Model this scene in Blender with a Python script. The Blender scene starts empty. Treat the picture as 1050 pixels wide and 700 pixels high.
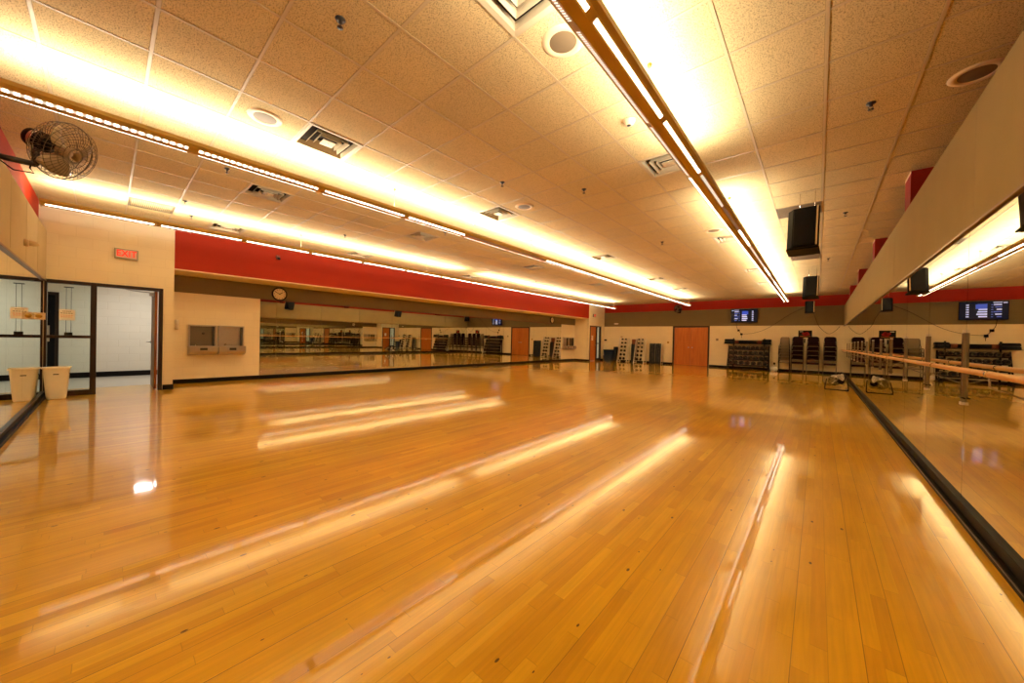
import bpy, bmesh, math, random
from mathutils import Vector, Matrix
random.seed(7)
PI = math.pi
sc = bpy.context.scene
COL = sc.collection

# ------------------------------------------------------------------ helpers
class MB:
    """collects shapes in one bmesh, one material slot per used material"""
    def __init__(s):
        s.bm = bmesh.new(); s.mats = []
    def mi(s, m):
        if m not in s.mats: s.mats.append(m)
        return s.mats.index(m)
    def _face(s, vs, m, smooth=False):
        try: f = s.bm.faces.new(vs)
        except ValueError: return None
        f.material_index = s.mi(m); f.smooth = smooth
        return f
    def poly(s, pts, m):
        return s._face([s.bm.verts.new(p) for p in pts], m)
    def box(s, a, b, m, M=None):
        x0, y0, z0 = [min(a[i], b[i]) for i in range(3)]; x1, y1, z1 = [max(a[i], b[i]) for i in range(3)]
        P = [(x0,y0,z0),(x1,y0,z0),(x1,y1,z0),(x0,y1,z0),(x0,y0,z1),(x1,y0,z1),(x1,y1,z1),(x0,y1,z1)]
        if M is not None: P = [M @ Vector(p) for p in P]
        v = [s.bm.verts.new(p) for p in P]
        for q in ((3,2,1,0),(4,5,6,7),(0,1,5,4),(1,2,6,5),(2,3,7,6),(3,0,4,7)):
            s._face([v[i] for i in q], m)
        return s
    def prism(s, pts, axis, a, b, m, caps=True, M=None):
        """pts: closed 2D outline; extruded along axis ('x','y','z') from a to b"""
        def P(p, t):
            v = {'x': (t, p[0], p[1]), 'y': (p[0], t, p[1]), 'z': (p[0], p[1], t)}[axis]
            return M @ Vector(v) if M is not None else v
        A = [s.bm.verts.new(P(p, a)) for p in pts]; B = [s.bm.verts.new(P(p, b)) for p in pts]
        n = len(pts)
        for i in range(n): s._face([A[i], A[(i+1)%n], B[(i+1)%n], B[i]], m)
        if caps: s._face(A[::-1], m); s._face(B, m)
        return s
    def tube(s, path, r, m, n=8, closed=False, caps=True):
        path = [Vector(p) for p in path]; N = len(path); rings = []
        for i, p in enumerate(path):
            if closed: d = path[(i+1)%N] - path[i-1]
            else: d = path[min(i+1, N-1)] - path[max(i-1, 0)]
            d.normalize()
            up = Vector((0,0,1)) if abs(d.z) < .93 else Vector((1,0,0))
            u = d.cross(up).normalized(); w = d.cross(u).normalized()
            rr = r[i] if isinstance(r, (list, tuple)) else r
            rings.append([s.bm.verts.new(p + (u*math.cos(2*PI*k/n) + w*math.sin(2*PI*k/n))*rr) for k in range(n)])
        for i in range(N if closed else N-1):
            A, B = rings[i], rings[(i+1)%N]
            for k in range(n): s._face([A[k], A[(k+1)%n], B[(k+1)%n], B[k]], m, True)
        if caps and not closed: s._face(rings[0][::-1], m); s._face(rings[-1], m)
        return s
    def lathe(s, prof, m, n=24, M=None, smooth=True):
        """prof: list of (r, z) revolved round z, then moved by M"""
        rings = []
        for r, z in prof:
            if r < 1e-6:
                p = Vector((0,0,z)); rings.append([s.bm.verts.new(M @ p if M is not None else p)])
            else:
                R = []
                for k in range(n):
                    p = Vector((r*math.cos(2*PI*k/n), r*math.sin(2*PI*k/n), z)); R.append(s.bm.verts.new(M @ p if M is not None else p))
                rings.append(R)
        for A, B in zip(rings, rings[1:]):
            for k in range(n):
                k2 = (k+1) % n
                if len(A) == 1 and len(B) == 1: continue
                if len(A) == 1: s._face([A[0], B[k], B[k2]], m, smooth)
                elif len(B) == 1: s._face([A[k], A[k2], B[0]], m, smooth)
                else: s._face([A[k], A[k2], B[k2], B[k]], m, smooth)
        return s
    def build(s, name, parent=None, bevel=0, loc=None):
        bmesh.ops.recalc_face_normals(s.bm, faces=s.bm.faces)
        me = bpy.data.meshes.new(name); s.bm.to_mesh(me); s.bm.free()
        for m in s.mats: me.materials.append(m)
        o = bpy.data.objects.new(name, me); COL.objects.link(o)
        if parent is not None: o.parent = parent
        if loc is not None: o.location = loc
        if bevel:
            b = o.modifiers.new('bevel', 'BEVEL'); b.width = bevel; b.segments = 2; b.limit_method = 'ANGLE'; b.angle_limit = .7
        return o

def tag(o, label, cat, group=None):
    o['label'] = label; o['category'] = cat
    if group: o['group'] = group
    return o
def thing(name, label, cat, loc=(0,0,0), rz=0, group=None):
    o = bpy.data.objects.new(name, None); COL.objects.link(o)
    o.location = loc; o.rotation_euler = (0,0,rz); o.empty_display_size = .1
    return tag(o, label, cat, group)
def struct(o):
    o['kind'] = 'structure'; return o
def children(o): return [c for c in bpy.data.objects if c.parent == o]
def dup(root, loc=None, rz=None, label=None, group=None, flip=None):
    r = root.copy(); COL.objects.link(r)
    if loc is not None: r.location = loc
    if rz is not None: r.rotation_euler = (0,0,rz)
    if label: r['label'] = label
    if group: r['group'] = group
    for ch in children(root):
        c = ch.copy(); COL.objects.link(c); c.parent = r
        for g in children(ch):
            d = g.copy(); COL.objects.link(d); d.parent = c
    return r
def rounded(x0, y0, x1, y1, r, n=4):
    P = []
    for cx, cy, a0 in ((x1-r,y1-r,0),(x0+r,y1-r,90),(x0+r,y0+r,180),(x1-r,y0+r,270)):
        for k in range(n+1):
            a = math.radians(a0 + 90*k/n); P.append((cx+r*math.cos(a), cy+r*math.sin(a)))
    return P
def frame_to(p, axis):
    """matrix that puts local +z along axis at p"""
    z = Vector(axis).normalized(); q = z.to_track_quat('Z', 'Y')
    return Matrix.Translation(p) @ q.to_matrix().to_4x4()

# ------------------------------------------------------------------ materials
def new_mat(name):
    m = bpy.data.materials.new(name); m.use_nodes = True
    nt = m.node_tree; b = nt.nodes['Principled BSDF']
    return m, nt, b
def N(nt, t, **kw):
    n = nt.nodes.new(t)
    for k, v in kw.items(): setattr(n, k, v)
    return n
def math_n(nt, op, a, b=None, c=None):
    n = N(nt, 'ShaderNodeMath', operation=op)
    for i, v in enumerate((a, b, c)):
        if v is None: continue
        if isinstance(v, (int, float)): n.inputs[i].default_value = v
        else: nt.links.new(v, n.inputs[i])
    return n.outputs[0]
def simple(name, col, rough=.5, metal=0, noise=.06, scale=8, bump=0, bscale=60, coat=0, emit=None, estr=0):
    m, nt, b = new_mat(name)
    if max(col) < .06 and not metal: b.inputs['Specular IOR Level'].default_value = .12
    tc = N(nt, 'ShaderNodeTexCoord')
    nz = N(nt, 'ShaderNodeTexNoise'); nz.inputs['Scale'].default_value = scale; nz.inputs['Detail'].default_value = 3
    nt.links.new(tc.outputs['Object'], nz.inputs['Vector'])
    mix = N(nt, 'ShaderNodeMix', data_type='RGBA')
    mix.inputs[6].default_value = (*[c*(1-noise) for c in col], 1); mix.inputs[7].default_value = (*[min(1, c*(1+noise)) for c in col], 1)
    nt.links.new(nz.outputs[0], mix.inputs[0]); nt.links.new(mix.outputs[2], b.inputs['Base Color'])
    b.inputs['Roughness'].default_value = rough; b.inputs['Metallic'].default_value = metal
    if coat: b.inputs['Coat Weight'].default_value = coat
    if bump:
        n2 = N(nt, 'ShaderNodeTexNoise'); n2.inputs['Scale'].default_value = bscale
        nt.links.new(tc.outputs['Object'], n2.inputs['Vector'])
        bp = N(nt, 'ShaderNodeBump'); bp.inputs['Strength'].default_value = bump; bp.inputs['Distance'].default_value = .01
        nt.links.new(n2.outputs[0], bp.inputs['Height']); nt.links.new(bp.outputs[0], b.inputs['Normal'])
    if emit:
        b.inputs['Emission Color'].default_value = (*emit, 1); b.inputs['Emission Strength'].default_value = estr
    return m

def block_mat(name, col, axis, bump=.2, rough=.6):
    """painted concrete block: joints as bump only, running bond"""
    m, nt, b = new_mat(name)
    tc = N(nt, 'ShaderNodeTexCoord'); sp = N(nt, 'ShaderNodeSeparateXYZ'); nt.links.new(tc.outputs['Object'], sp.inputs[0])
    cb = N(nt, 'ShaderNodeCombineXYZ'); nt.links.new(sp.outputs[axis], cb.inputs[0]); nt.links.new(sp.outputs['Z'], cb.inputs[1])
    br = N(nt, 'ShaderNodeTexBrick'); nt.links.new(cb.outputs[0], br.inputs['Vector'])
    br.inputs['Scale'].default_value = 1; br.inputs['Brick Width'].default_value = .406; br.inputs['Row Height'].default_value = .203
    br.inputs['Mortar Size'].default_value = .006; br.inputs['Mortar Smooth'].default_value = .6
    br.inputs['Color1'].default_value = (1,1,1,1); br.inputs['Color2'].default_value = (.975,.975,.975,1); br.inputs['Mortar'].default_value = (.93,.92,.90,1)
    nz = N(nt, 'ShaderNodeTexNoise'); nz.inputs['Scale'].default_value = 1.7; nz.inputs['Detail'].default_value = 5
    nt.links.new(tc.outputs['Object'], nz.inputs['Vector'])
    rp = N(nt, 'ShaderNodeMapRange'); rp.inputs[3].default_value = .92; rp.inputs[4].default_value = 1.06; nt.links.new(nz.outputs[0], rp.inputs[0])
    mx = N(nt, 'ShaderNodeMix', data_type='RGBA', blend_type='MULTIPLY'); mx.inputs[0].default_value = 1
    mx.inputs[6].default_value = (*col, 1); nt.links.new(br.outputs['Color'], mx.inputs[7])
    m2 = N(nt, 'ShaderNodeVectorMath', operation='SCALE'); nt.links.new(mx.outputs[2], m2.inputs[0]); nt.links.new(rp.outputs[0], m2.inputs['Scale'])
    nt.links.new(m2.outputs[0], b.inputs['Base Color'])
    inv = math_n(nt, 'SUBTRACT', 1, br.outputs['Fac'])
    n2 = N(nt, 'ShaderNodeTexNoise'); n2.inputs['Scale'].default_value = 90; nt.links.new(tc.outputs['Object'], n2.inputs['Vector'])
    hs = math_n(nt, 'MULTIPLY_ADD', n2.outputs[0], .25, inv)
    bp = N(nt, 'ShaderNodeBump'); bp.inputs['Strength'].default_value = bump; bp.inputs['Distance'].default_value = .006
    nt.links.new(hs, bp.inputs['Height']); nt.links.new(bp.outputs[0], b.inputs['Normal'])
    b.inputs['Roughness'].default_value = rough; b.inputs['Specular IOR Level'].default_value = .2
    return m

def floor_mat():
    m, nt, b = new_mat('maple_strip_floor'); L = nt.links
    tc = N(nt, 'ShaderNodeTexCoord'); sp = N(nt, 'ShaderNodeSeparateXYZ'); L.new(tc.outputs['Object'], sp.inputs[0])
    X, Y = sp.outputs['X'], sp.outputs['Y']
    W = .0572
    xr = math_n(nt, 'DIVIDE', X, W); row = math_n(nt, 'FLOOR', xr); fx = math_n(nt, 'FRACT', xr)
    wn = N(nt, 'ShaderNodeTexWhiteNoise', noise_dimensions='1D'); L.new(row, wn.inputs['W'])
    ln = math_n(nt, 'MULTIPLY_ADD', wn.outputs['Value'], .7, .55)
    off = math_n(nt, 'MULTIPLY', wn.outputs['Value'], 37.7)
    yr = math_n(nt, 'DIVIDE', math_n(nt, 'ADD', Y, off), ln); seg = math_n(nt, 'FLOOR', yr); fy = math_n(nt, 'FRACT', yr)
    cb = N(nt, 'ShaderNodeCombineXYZ'); L.new(row, cb.inputs[0]); L.new(seg, cb.inputs[1])
    w2 = N(nt, 'ShaderNodeTexWhiteNoise', noise_dimensions='2D'); L.new(cb.outputs[0], w2.inputs['Vector'])
    ramp = N(nt, 'ShaderNodeValToRGB'); L.new(w2.outputs['Value'], ramp.inputs[0])
    e = ramp.color_ramp.elements
    e[0].position = 0; e[0].color = (.64,.31,.003,1)
    e[1].position = 1; e[1].color = (.84,.48,.014,1)
    for p, c in ((.05,(.69,.34,.003,1)),(.3,(.74,.38,.004,1)),(.88,(.78,.415,.005,1))):
        q = ramp.color_ramp.elements.new(p); q.color = c
    # grain along the boards
    mp = N(nt, 'ShaderNodeMapping'); mp.inputs['Scale'].default_value = (55, 2.2, 1); L.new(tc.outputs['Object'], mp.inputs[0])
    ad = N(nt, 'ShaderNodeVectorMath', operation='ADD'); L.new(mp.outputs[0], ad.inputs[0])
    sc_ = N(nt, 'ShaderNodeVectorMath', operation='SCALE'); L.new(w2.outputs['Color'], sc_.inputs[0]); sc_.inputs['Scale'].default_value = 30; L.new(sc_.outputs[0], ad.inputs[1])
    g = N(nt, 'ShaderNodeTexNoise'); g.inputs['Scale'].default_value = 1; g.inputs['Detail'].default_value = 5; g.inputs['Distortion'].default_value = .8; L.new(ad.outputs[0], g.inputs['Vector'])
    gr = N(nt, 'ShaderNodeMapRange'); gr.inputs[1].default_value = .3; gr.inputs[2].default_value = .7; gr.inputs[3].default_value = .91; gr.inputs[4].default_value = 1.06; L.new(g.outputs[0], gr.inputs[0])
    # wear blotches
    bl = N(nt, 'ShaderNodeTexNoise'); bl.inputs['Scale'].default_value = 1.3; bl.inputs['Detail'].default_value = 4; L.new(tc.outputs['Object'], bl.inputs['Vector'])
    br = N(nt, 'ShaderNodeMapRange'); br.inputs[1].default_value = .3; br.inputs[2].default_value = .7; br.inputs[3].default_value = .9; br.inputs[4].default_value = 1.08; L.new(bl.outputs[0], br.inputs[0])
    # seams: strength differs from seam to seam
    dx = math_n(nt, 'MINIMUM', fx, math_n(nt, 'SUBTRACT', 1, fx))
    rr = math_n(nt, 'ROUND', xr); w3 = N(nt, 'ShaderNodeTexWhiteNoise', noise_dimensions='1D'); L.new(math_n(nt, 'ADD', rr, 91.3), w3.inputs['W'])
    sx = N(nt, 'ShaderNodeMapRange', interpolation_type='SMOOTHSTEP'); sx.inputs[1].default_value = .012; sx.inputs[2].default_value = .035; sx.inputs[3].default_value = 1; sx.inputs[4].default_value = 0; L.new(dx, sx.inputs[0])
    seamx = math_n(nt, 'MULTIPLY', sx.outputs[0], math_n(nt, 'MULTIPLY_ADD', math_n(nt, 'MULTIPLY', math_n(nt, 'POWER', w3.outputs['Value'], 1.5), math_n(nt, 'MODULO', math_n(nt, 'ABSOLUTE', rr), 2)), .85, .05))
    dy = math_n(nt, 'MULTIPLY', math_n(nt, 'MINIMUM', fy, math_n(nt, 'SUBTRACT', 1, fy)), ln)
    sy = N(nt, 'ShaderNodeMapRange', interpolation_type='SMOOTHSTEP'); sy.inputs[1].default_value = .0006; sy.inputs[2].default_value = .002; sy.inputs[3].default_value = .25; sy.inputs[4].default_value = 0; L.new(dy, sy.inputs[0])
    seam = math_n(nt, 'MAXIMUM', seamx, sy.outputs[0])
    # knots and nicks
    mk = N(nt, 'ShaderNodeMapping'); mk.inputs['Scale'].default_value = (6.5, 3.0, 1); L.new(tc.outputs['Object'], mk.inputs[0])
    vo = N(nt, 'ShaderNodeTexVoronoi', voronoi_dimensions='2D'); vo.inputs['Scale'].default_value = 1; L.new(mk.outputs[0], vo.inputs['Vector'])
    spc = N(nt, 'ShaderNodeSeparateColor'); L.new(vo.outputs['Color'], spc.inputs[0])
    kr = math_n(nt, 'MULTIPLY', math_n(nt, 'POWER', spc.outputs[0], 5), .055)
    kn = math_n(nt, 'LESS_THAN', vo.outputs['Distance'], kr)
    kn = math_n(nt, 'MULTIPLY', kn, .8)
    dark = math_n(nt, 'SUBTRACT', 1, math_n(nt, 'MAXIMUM', seam, kn))
    tot = math_n(nt, 'MULTIPLY', math_n(nt, 'MULTIPLY', gr.outputs[0], br.outputs[0]), dark)
    v = N(nt, 'ShaderNodeVectorMath', operation='SCALE'); L.new(ramp.outputs[0], v.inputs[0]); L.new(tot, v.inputs['Scale'])
    L.new(v.outputs[0], b.inputs['Base Color'])
    b.inputs['Roughness'].default_value = .34
    b.inputs['Specular IOR Level'].default_value = .25; b.inputs['Specular Tint'].default_value = (1,.75,.4,1)
    b.inputs['Coat Weight'].default_value = 1; b.inputs['Coat IOR'].default_value = 1.4
    # gloss of the varnish: cupped boards, uneven coat
    rn = N(nt, 'ShaderNodeMapRange'); rn.inputs[3].default_value = .02; rn.inputs[4].default_value = .075; L.new(bl.outputs[0], rn.inputs[0]); L.new(rn.outputs[0], b.inputs['Coat Roughness'])
    n3 = N(nt, 'ShaderNodeTexNoise'); n3.inputs['Scale'].default_value = 9; n3.inputs['Detail'].default_value = 3; L.new(tc.outputs['Object'], n3.inputs['Vector'])
    mp2 = N(nt, 'ShaderNodeMapping'); mp2.inputs['Scale'].default_value = (1, .25, 1); L.new(tc.outputs['Object'], mp2.inputs[0]); L.new(mp2.outputs[0], n3.inputs['Vector'])
    cup = math_n(nt, 'MULTIPLY', math_n(nt, 'MULTIPLY', fx, math_n(nt, 'SUBTRACT', 1, fx)), .35)
    tilt = math_n(nt, 'MULTIPLY', fx, math_n(nt, 'MULTIPLY_ADD', w2.outputs['Value'], .2, -.1))
    h = math_n(nt, 'ADD', math_n(nt, 'ADD', math_n(nt, 'MULTIPLY', n3.outputs[0], 1.0), cup), math_n(nt, 'SUBTRACT', tilt, math_n(nt, 'MULTIPLY', seam, .5)))
    bp = N(nt, 'ShaderNodeBump'); bp.inputs['Strength'].default_value = .2; bp.inputs['Distance'].default_value = .0012; L.new(h, bp.inputs['Height'])
    L.new(bp.outputs[0], b.inputs['Normal']); L.new(bp.outputs[0], b.inputs['Coat Normal'])
    return m

TS = .6096
TY0 = 2.658 - 4*TS
def ceiling_mat():
    m, nt, b = new_mat('acoustic_tile'); L = nt.links
    tc = N(nt, 'ShaderNodeTexCoord'); sp = N(nt, 'ShaderNodeSeparateXYZ'); L.new(tc.outputs['Object'], sp.inputs[0])
    tx = math_n(nt, 'DIVIDE', sp.outputs['X'], TS); ty = math_n(nt, 'DIVIDE', math_n(nt, 'SUBTRACT', sp.outputs['Y'], TY0), TS)
    cb = N(nt, 'ShaderNodeCombineXYZ'); L.new(math_n(nt, 'FLOOR', tx), cb.inputs[0]); L.new(math_n(nt, 'FLOOR', ty), cb.inputs[1])
    w = N(nt, 'ShaderNodeTexWhiteNoise', noise_dimensions='2D'); L.new(cb.outputs[0], w.inputs['Vector'])
    tone = math_n(nt, 'MULTIPLY_ADD', w.outputs['Value'], .07, .93)
    n1 = N(nt, 'ShaderNodeTexNoise'); n1.inputs['Scale'].default_value = 120; n1.inputs['Detail'].default_value = 3; n1.inputs['Roughness'].default_value = .7; L.new(tc.outputs['Object'], n1.inputs['Vector'])
    pit = N(nt, 'ShaderNodeMapRange', interpolation_type='SMOOTHSTEP'); pit.inputs[1].default_value = .39; pit.inputs[2].default_value = .47; pit.inputs[3].default_value = .32; pit.inputs[4].default_value = 1; L.new(n1.outputs[0], pit.inputs[0])
    st = N(nt, 'ShaderNodeTexNoise'); st.inputs['Scale'].default_value = .6; st.inputs['Detail'].default_value = 4; L.new(tc.outputs['Object'], st.inputs['Vector'])
    stt = N(nt, 'ShaderNodeMapRange'); stt.inputs[3].default_value = .93; stt.inputs[4].default_value = 1.05; L.new(st.outputs[0], stt.inputs[0])
    # shadow-line edge of each tile
    fx = math_n(nt, 'FRACT', tx); fy = math_n(nt, 'FRACT', ty)
    dx = math_n(nt, 'MINIMUM', fx, math_n(nt, 'SUBTRACT', 1, fx)); dy = math_n(nt, 'MINIMUM', fy, math_n(nt, 'SUBTRACT', 1, fy))
    d = math_n(nt, 'MINIMUM', dx, dy)
    ed = N(nt, 'ShaderNodeMapRange'); ed.inputs[1].default_value = .020; ed.inputs[2].default_value = .027; ed.inputs[3].default_value = .5; ed.inputs[4].default_value = 1; L.new(d, ed.inputs[0])
    t = math_n(nt, 'MULTIPLY', math_n(nt, 'MULTIPLY', tone, pit.outputs[0]), math_n(nt, 'MULTIPLY', stt.outputs[0], ed.outputs[0]))
    v = N(nt, 'ShaderNodeVectorMath', operation='SCALE'); v.inputs[0].default_value = (.67,.53,.28); L.new(t, v.inputs['Scale'])
    L.new(v.outputs[0], b.inputs['Base Color']); b.inputs['Roughness'].default_value = .9
    b.inputs['Specular IOR Level'].default_value = .2
    bp = N(nt, 'ShaderNodeBump'); bp.inputs['Strength'].default_value = .5; bp.inputs['Distance'].default_value = .003
    L.new(pit.outputs[0], bp.inputs['Height']); L.new(bp.outputs[0], b.inputs['Normal'])
    return m

def lens_mat(name, strength, axis='Y', period=.021):
    """perforated slot with the lamp behind it: bright gaps between thin blades"""
    m, nt, b = new_mat(name); L = nt.links
    tc = N(nt, 'ShaderNodeTexCoord'); sp = N(nt, 'ShaderNodeSeparateXYZ'); L.new(tc.outputs['Object'], sp.inputs[0])
    f = math_n(nt, 'FRACT', math_n(nt, 'DIVIDE', sp.outputs[axis], period))
    g = math_n(nt, 'GREATER_THAN', f, .42)
    b.inputs['Base Color'].default_value = (.35,.2,.08,1)
    b.inputs['Emission Color'].default_value = (1,.9,.72,1)
    L.new(math_n(nt, 'MULTIPLY_ADD', g, strength, strength*.12), b.inputs['Emission Strength'])
    return m

def wood_mat(name, c1, c2, axis='Z', scale=6, rough=.35):
    m, nt, b = new_mat(name); L = nt.links
    tc = N(nt, 'ShaderNodeTexCoord'); mp = N(nt, 'ShaderNodeMapping'); s = {'X': (.6,8,8), 'Y': (8,.6,8), 'Z': (8,8,.6)}[axis]
    mp.inputs['Scale'].default_value = s; L.new(tc.outputs['Object'], mp.inputs[0])
    nz = N(nt, 'ShaderNodeTexNoise'); nz.inputs['Scale'].default_value = scale/3; nz.inputs['Detail'].default_value = 5; nz.inputs['Distortion'].default_value = .6; L.new(mp.outputs[0], nz.inputs['Vector'])
    rp = N(nt, 'ShaderNodeValToRGB'); rp.color_ramp.elements[0].position = .3; rp.color_ramp.elements[0].color = (*c1, 1)
    rp.color_ramp.elements[1].position = .7; rp.color_ramp.elements[1].color = (*c2, 1); L.new(nz.outputs[0], rp.inputs[0])
    L.new(rp.outputs[0], b.inputs['Base Color']); b.inputs['Roughness'].default_value = rough
    return m

def mirror_mat():
    m, nt, b = new_mat('mirror_glass'); L = nt.links
    b.inputs['Base Color'].default_value = (.84,.86,.80,1); b.inputs['Metallic'].default_value = 1
    tc = N(nt, 'ShaderNodeTexCoord'); nz = N(nt, 'ShaderNodeTexNoise'); nz.inputs['Scale'].default_value = 3; L.new(tc.outputs['Object'], nz.inputs['Vector'])
    mr = N(nt, 'ShaderNodeMapRange'); mr.inputs[1].default_value = .5; mr.inputs[2].default_value = .9; mr.inputs[3].default_value = 0; mr.inputs[4].default_value = .02; L.new(nz.outputs[0], mr.inputs[0])
    L.new(mr.outputs[0], b.inputs['Roughness'])
    return m

CREAM = (.84,.72,.51)
M = dict(
    floor=floor_mat(), ceil=ceiling_mat(), mirror=mirror_mat(),
    tbar=simple('ceiling_grid_metal', (.50,.39,.23), .5, noise=.03),
    cream_y=block_mat('cream_block_side', CREAM, 'Y'), cream_x_lit=block_mat('cream_block_lit', (.90,.78,.55), 'X'),  # second cream is the same paint, lightened to imitate stronger light
    grey_y=block_mat('taupe_block_side', (.21,.16,.085), 'Y'), grey_x=block_mat('taupe_block_far', (.21,.16,.085), 'X'),
    red_y=block_mat('red_block_side', (.37,.020,.0005), 'Y', .1), postmetal=simple('barre_post_metal', (.30,.24,.18), .35, .8), vent=simple('vent_enamel', (.50,.41,.27), .6), red_p_shaded=block_mat('red_pilaster_shaded', (.27,.012,.001), 'X', .1), red_x=block_mat('red_block_far', (.38,.018,.0005), 'X', .1),  # pilasters: same red paint, darkened to put shade behind the panel into the colour
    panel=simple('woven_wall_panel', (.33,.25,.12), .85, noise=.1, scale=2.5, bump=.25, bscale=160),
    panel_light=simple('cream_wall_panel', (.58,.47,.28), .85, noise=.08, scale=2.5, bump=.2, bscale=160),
    black=simple('black_rubber_base', (.008,.006,.005), .5), bronze=simple('dark_bronze_metal', (.035,.017,.010), .35, .3),
    trim=simple('bronze_edge', (.22,.10,.035), .3, .7),
    metal=simple('brushed_steel', (.52,.47,.42), .3, .9, noise=.12, scale=20), chrome=simple('chrome', (.75,.72,.68), .12, 1),
    dmetal=simple('charcoal_metal', (.05,.045,.042), .4, .5), blk=simple('black_plastic', (.007,.006,.007), .5),
    housing=simple('ochre_enamel', (.50,.32,.06), .45, noise=.05), white=simple('white_enamel', (.78,.70,.58), .5),
    cream_pl=simple('cream_plastic', (.72,.55,.33), .5), fanblade=simple('fan_blade', (.30,.21,.12), .5, .2),
    barre=wood_mat('barre_wood', (.62,.28,.06), (.80,.42,.12), 'Y'), door=wood_mat('orange_wood_veneer', (.46,.115,.012), (.60,.18,.025), 'Z'),
    dumb=simple('black_vinyl', (.010,.009,.010), .38), maroon=simple('maroon_fabric', (.022,.006,.009), .9, bump=.2),
    chairmetal=simple('chair_tube', (.20,.16,.12), .35, .7), tan=simple('tan_plastic', (.30,.22,.13), .55),
    mat=simple('slate_foam', (.035,.04,.05), .8), paper=simple('paper', (.9,.84,.74), .8), bag=simple('white_plastic_bag', (.75,.70,.62), .5, bump=.6, bscale=14),
    bin=simple('cream_bin', (.82,.74,.60), .55), hallwall=block_mat('white_hall_block', (.80,.74,.62), 'Y', .5),
    hallfloor=simple('grey_terrazzo', (.42,.38,.31), .45, noise=.12, scale=60), blue=simple('deep_blue_plastic', (.012,.03,.07), .4),
    lens=lens_mat('lit_slot', 11.0), lens_dim=lens_mat('dim_slot', 1.2), lens_far=lens_mat('lit_slot_mid', 6.0, period=.055), lens_off=lens_mat('unlit_slot', .12),
    orange=simple('orange_print', (.75,.22,.05), .7), ink=simple('black_ink', (.02,.02,.02), .7), redp=simple('red_print', (.65,.03,.03), .7),
    exitred=simple('exit_red', (.7,.03,.02), .5, emit=(1,.04,.02), estr=.45), exitface=simple('exit_face', (.72,.38,.32), .5, emit=(1,.30,.2), estr=.06),
    exitbox=simple('exit_housing', (.34,.33,.24), .5),
    scr=simple('screen_dark', (.01,.012,.02), .15, emit=(.02,.03,.09), estr=.1), scrb=simple('screen_blue', (.05,.08,.3), .3, emit=(.07,.14,.7), estr=.5),
    scrw=simple('screen_white', (.5,.5,.6), .3, emit=(.50,.60,1), estr=.8), face=simple('clock_face', (.85,.72,.45), .5),
    cage_wire=simple('cage_wire', (.09,.06,.035), .4, .4),
    dark=simple('duct_interior', (.02,.013,.008), .9), brass=simple('brass', (.55,.32,.08), .3, .9),
    grille=simple('return_grille_metal', (.16,.11,.06), .6), reddark=simple('dark_red_tin', (.22,.05,.02), .5),
)
gm, gnt, gb = new_mat('clear_glass'); gb.inputs['Base Color'].default_value = (.86,.95,.90,1); gb.inputs['Roughness'].default_value = .0
gb.inputs['Transmission Weight'].default_value = 1; gb.inputs['IOR'].default_value = 1.05; M['glass'] = gm

# ------------------------------------------------------------------ measurements (metres)
H = 3.61                                  # ceiling
XM, XP = .86, .846                          # mirror plane and fabric panel plane of the barre side
XA, XB = -10.76, -11.75                    # left wall and its long recess
YB, YF = -.77, 21.7                        # mirror plane behind the camera, far wall
XW = 1.6
Y1, Y2 = .96, 19.6                         # recess ends
ZG = 2.23                                  # top of the cream paint
PER, NMOD, YL0 = 1.285, 16, -.70

# ------------------------------------------------------------------ room shell
b = MB(); b.box((-11.95,-1.0,-.1), (XW+.1, YF+.1, 0), M['floor']); struct(b.build('floor'))
b = MB(); b.box((XB-.05,-.95,H+.001), (XW+.1, YF+.1, H+.1), M['ceil']); struct(b.build('ceiling'))
b = MB()
k = math.floor(XB/TS)
while k*TS < XW:
    x = k*TS
    if x > XB: b.box((x-.012, -.84, H-.0035), (x+.012, YF, H+.001), M['tbar'])
    k += 1
k = 0
y = TY0 - 2*TS
while y < YF:
    if y > -.84: b.box((XB, y-.012, H-.003), (XW, y+.012, H+.001), M['tbar'])
    y += TS
struct(b.build('trim_1'))

# far wall: cream (lightened in place of brighter light), taupe and red on one wall
b = MB()
for z0, z1, mm in ((0, ZG, 'cream_x_lit'), (ZG, 3.13, 'grey_x'), (3.13, H, 'red_x')):
    if mm == 'cream_x_lit':
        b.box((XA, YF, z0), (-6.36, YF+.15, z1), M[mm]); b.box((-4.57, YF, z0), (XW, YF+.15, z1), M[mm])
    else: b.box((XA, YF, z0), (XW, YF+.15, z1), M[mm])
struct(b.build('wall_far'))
# side wall A (doors) near end and far end
def wallA(y0, y1, d0, d1, name, yy0, yy1):
    b = MB()
    b.box((XA-.14, yy0, 0), (XA, d0, H), M['cream_y']); b.box((XA-.14, d1, 0), (XA, yy1, H), M['cream_y'])
    b.box((XA-.14, d0, 2.19), (XA, d1, H), M['cream_y'])
    return struct(b.build(name))
wallA(0,0,-.80,.79,'wall_left', -1.0, Y1)
b = MB()   # the far piece of that wall, with the side of the recess that faces the camera
b.box((XA-.14, Y2, 0), (XA, 19.74, H), M['cream_y']); b.box((XA-.14, 21.2, 0), (XA, YF+.1, H), M['cream_y']); b.box((XA-.14, 19.74, 2.22), (XA, 21.2, H), M['cream_y'])
b.box((XB-.1, Y2, 0), (XA-.14, Y2+.14, H), M['cream_x_lit'])
struct(b.build('wall_left_far'))
b = MB(); b.box((XB-.1, Y1-.14, 0), (XA-.14, Y1, H), M['cream_x_lit'])
b.box((XB-.15, Y1, 0), (XB, 2.79, ZG), M['cream_y']); b.box((XB-.15, 18.0, 0), (XB, Y2, ZG), M['cream_y'])
b.box((XB-.15, 2.79, 0), (XB, 18.0, ZG), M['grey_y']); b.box((XB-.15, Y1, ZG), (XB, Y2, 2.8), M['grey_y'])
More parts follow.
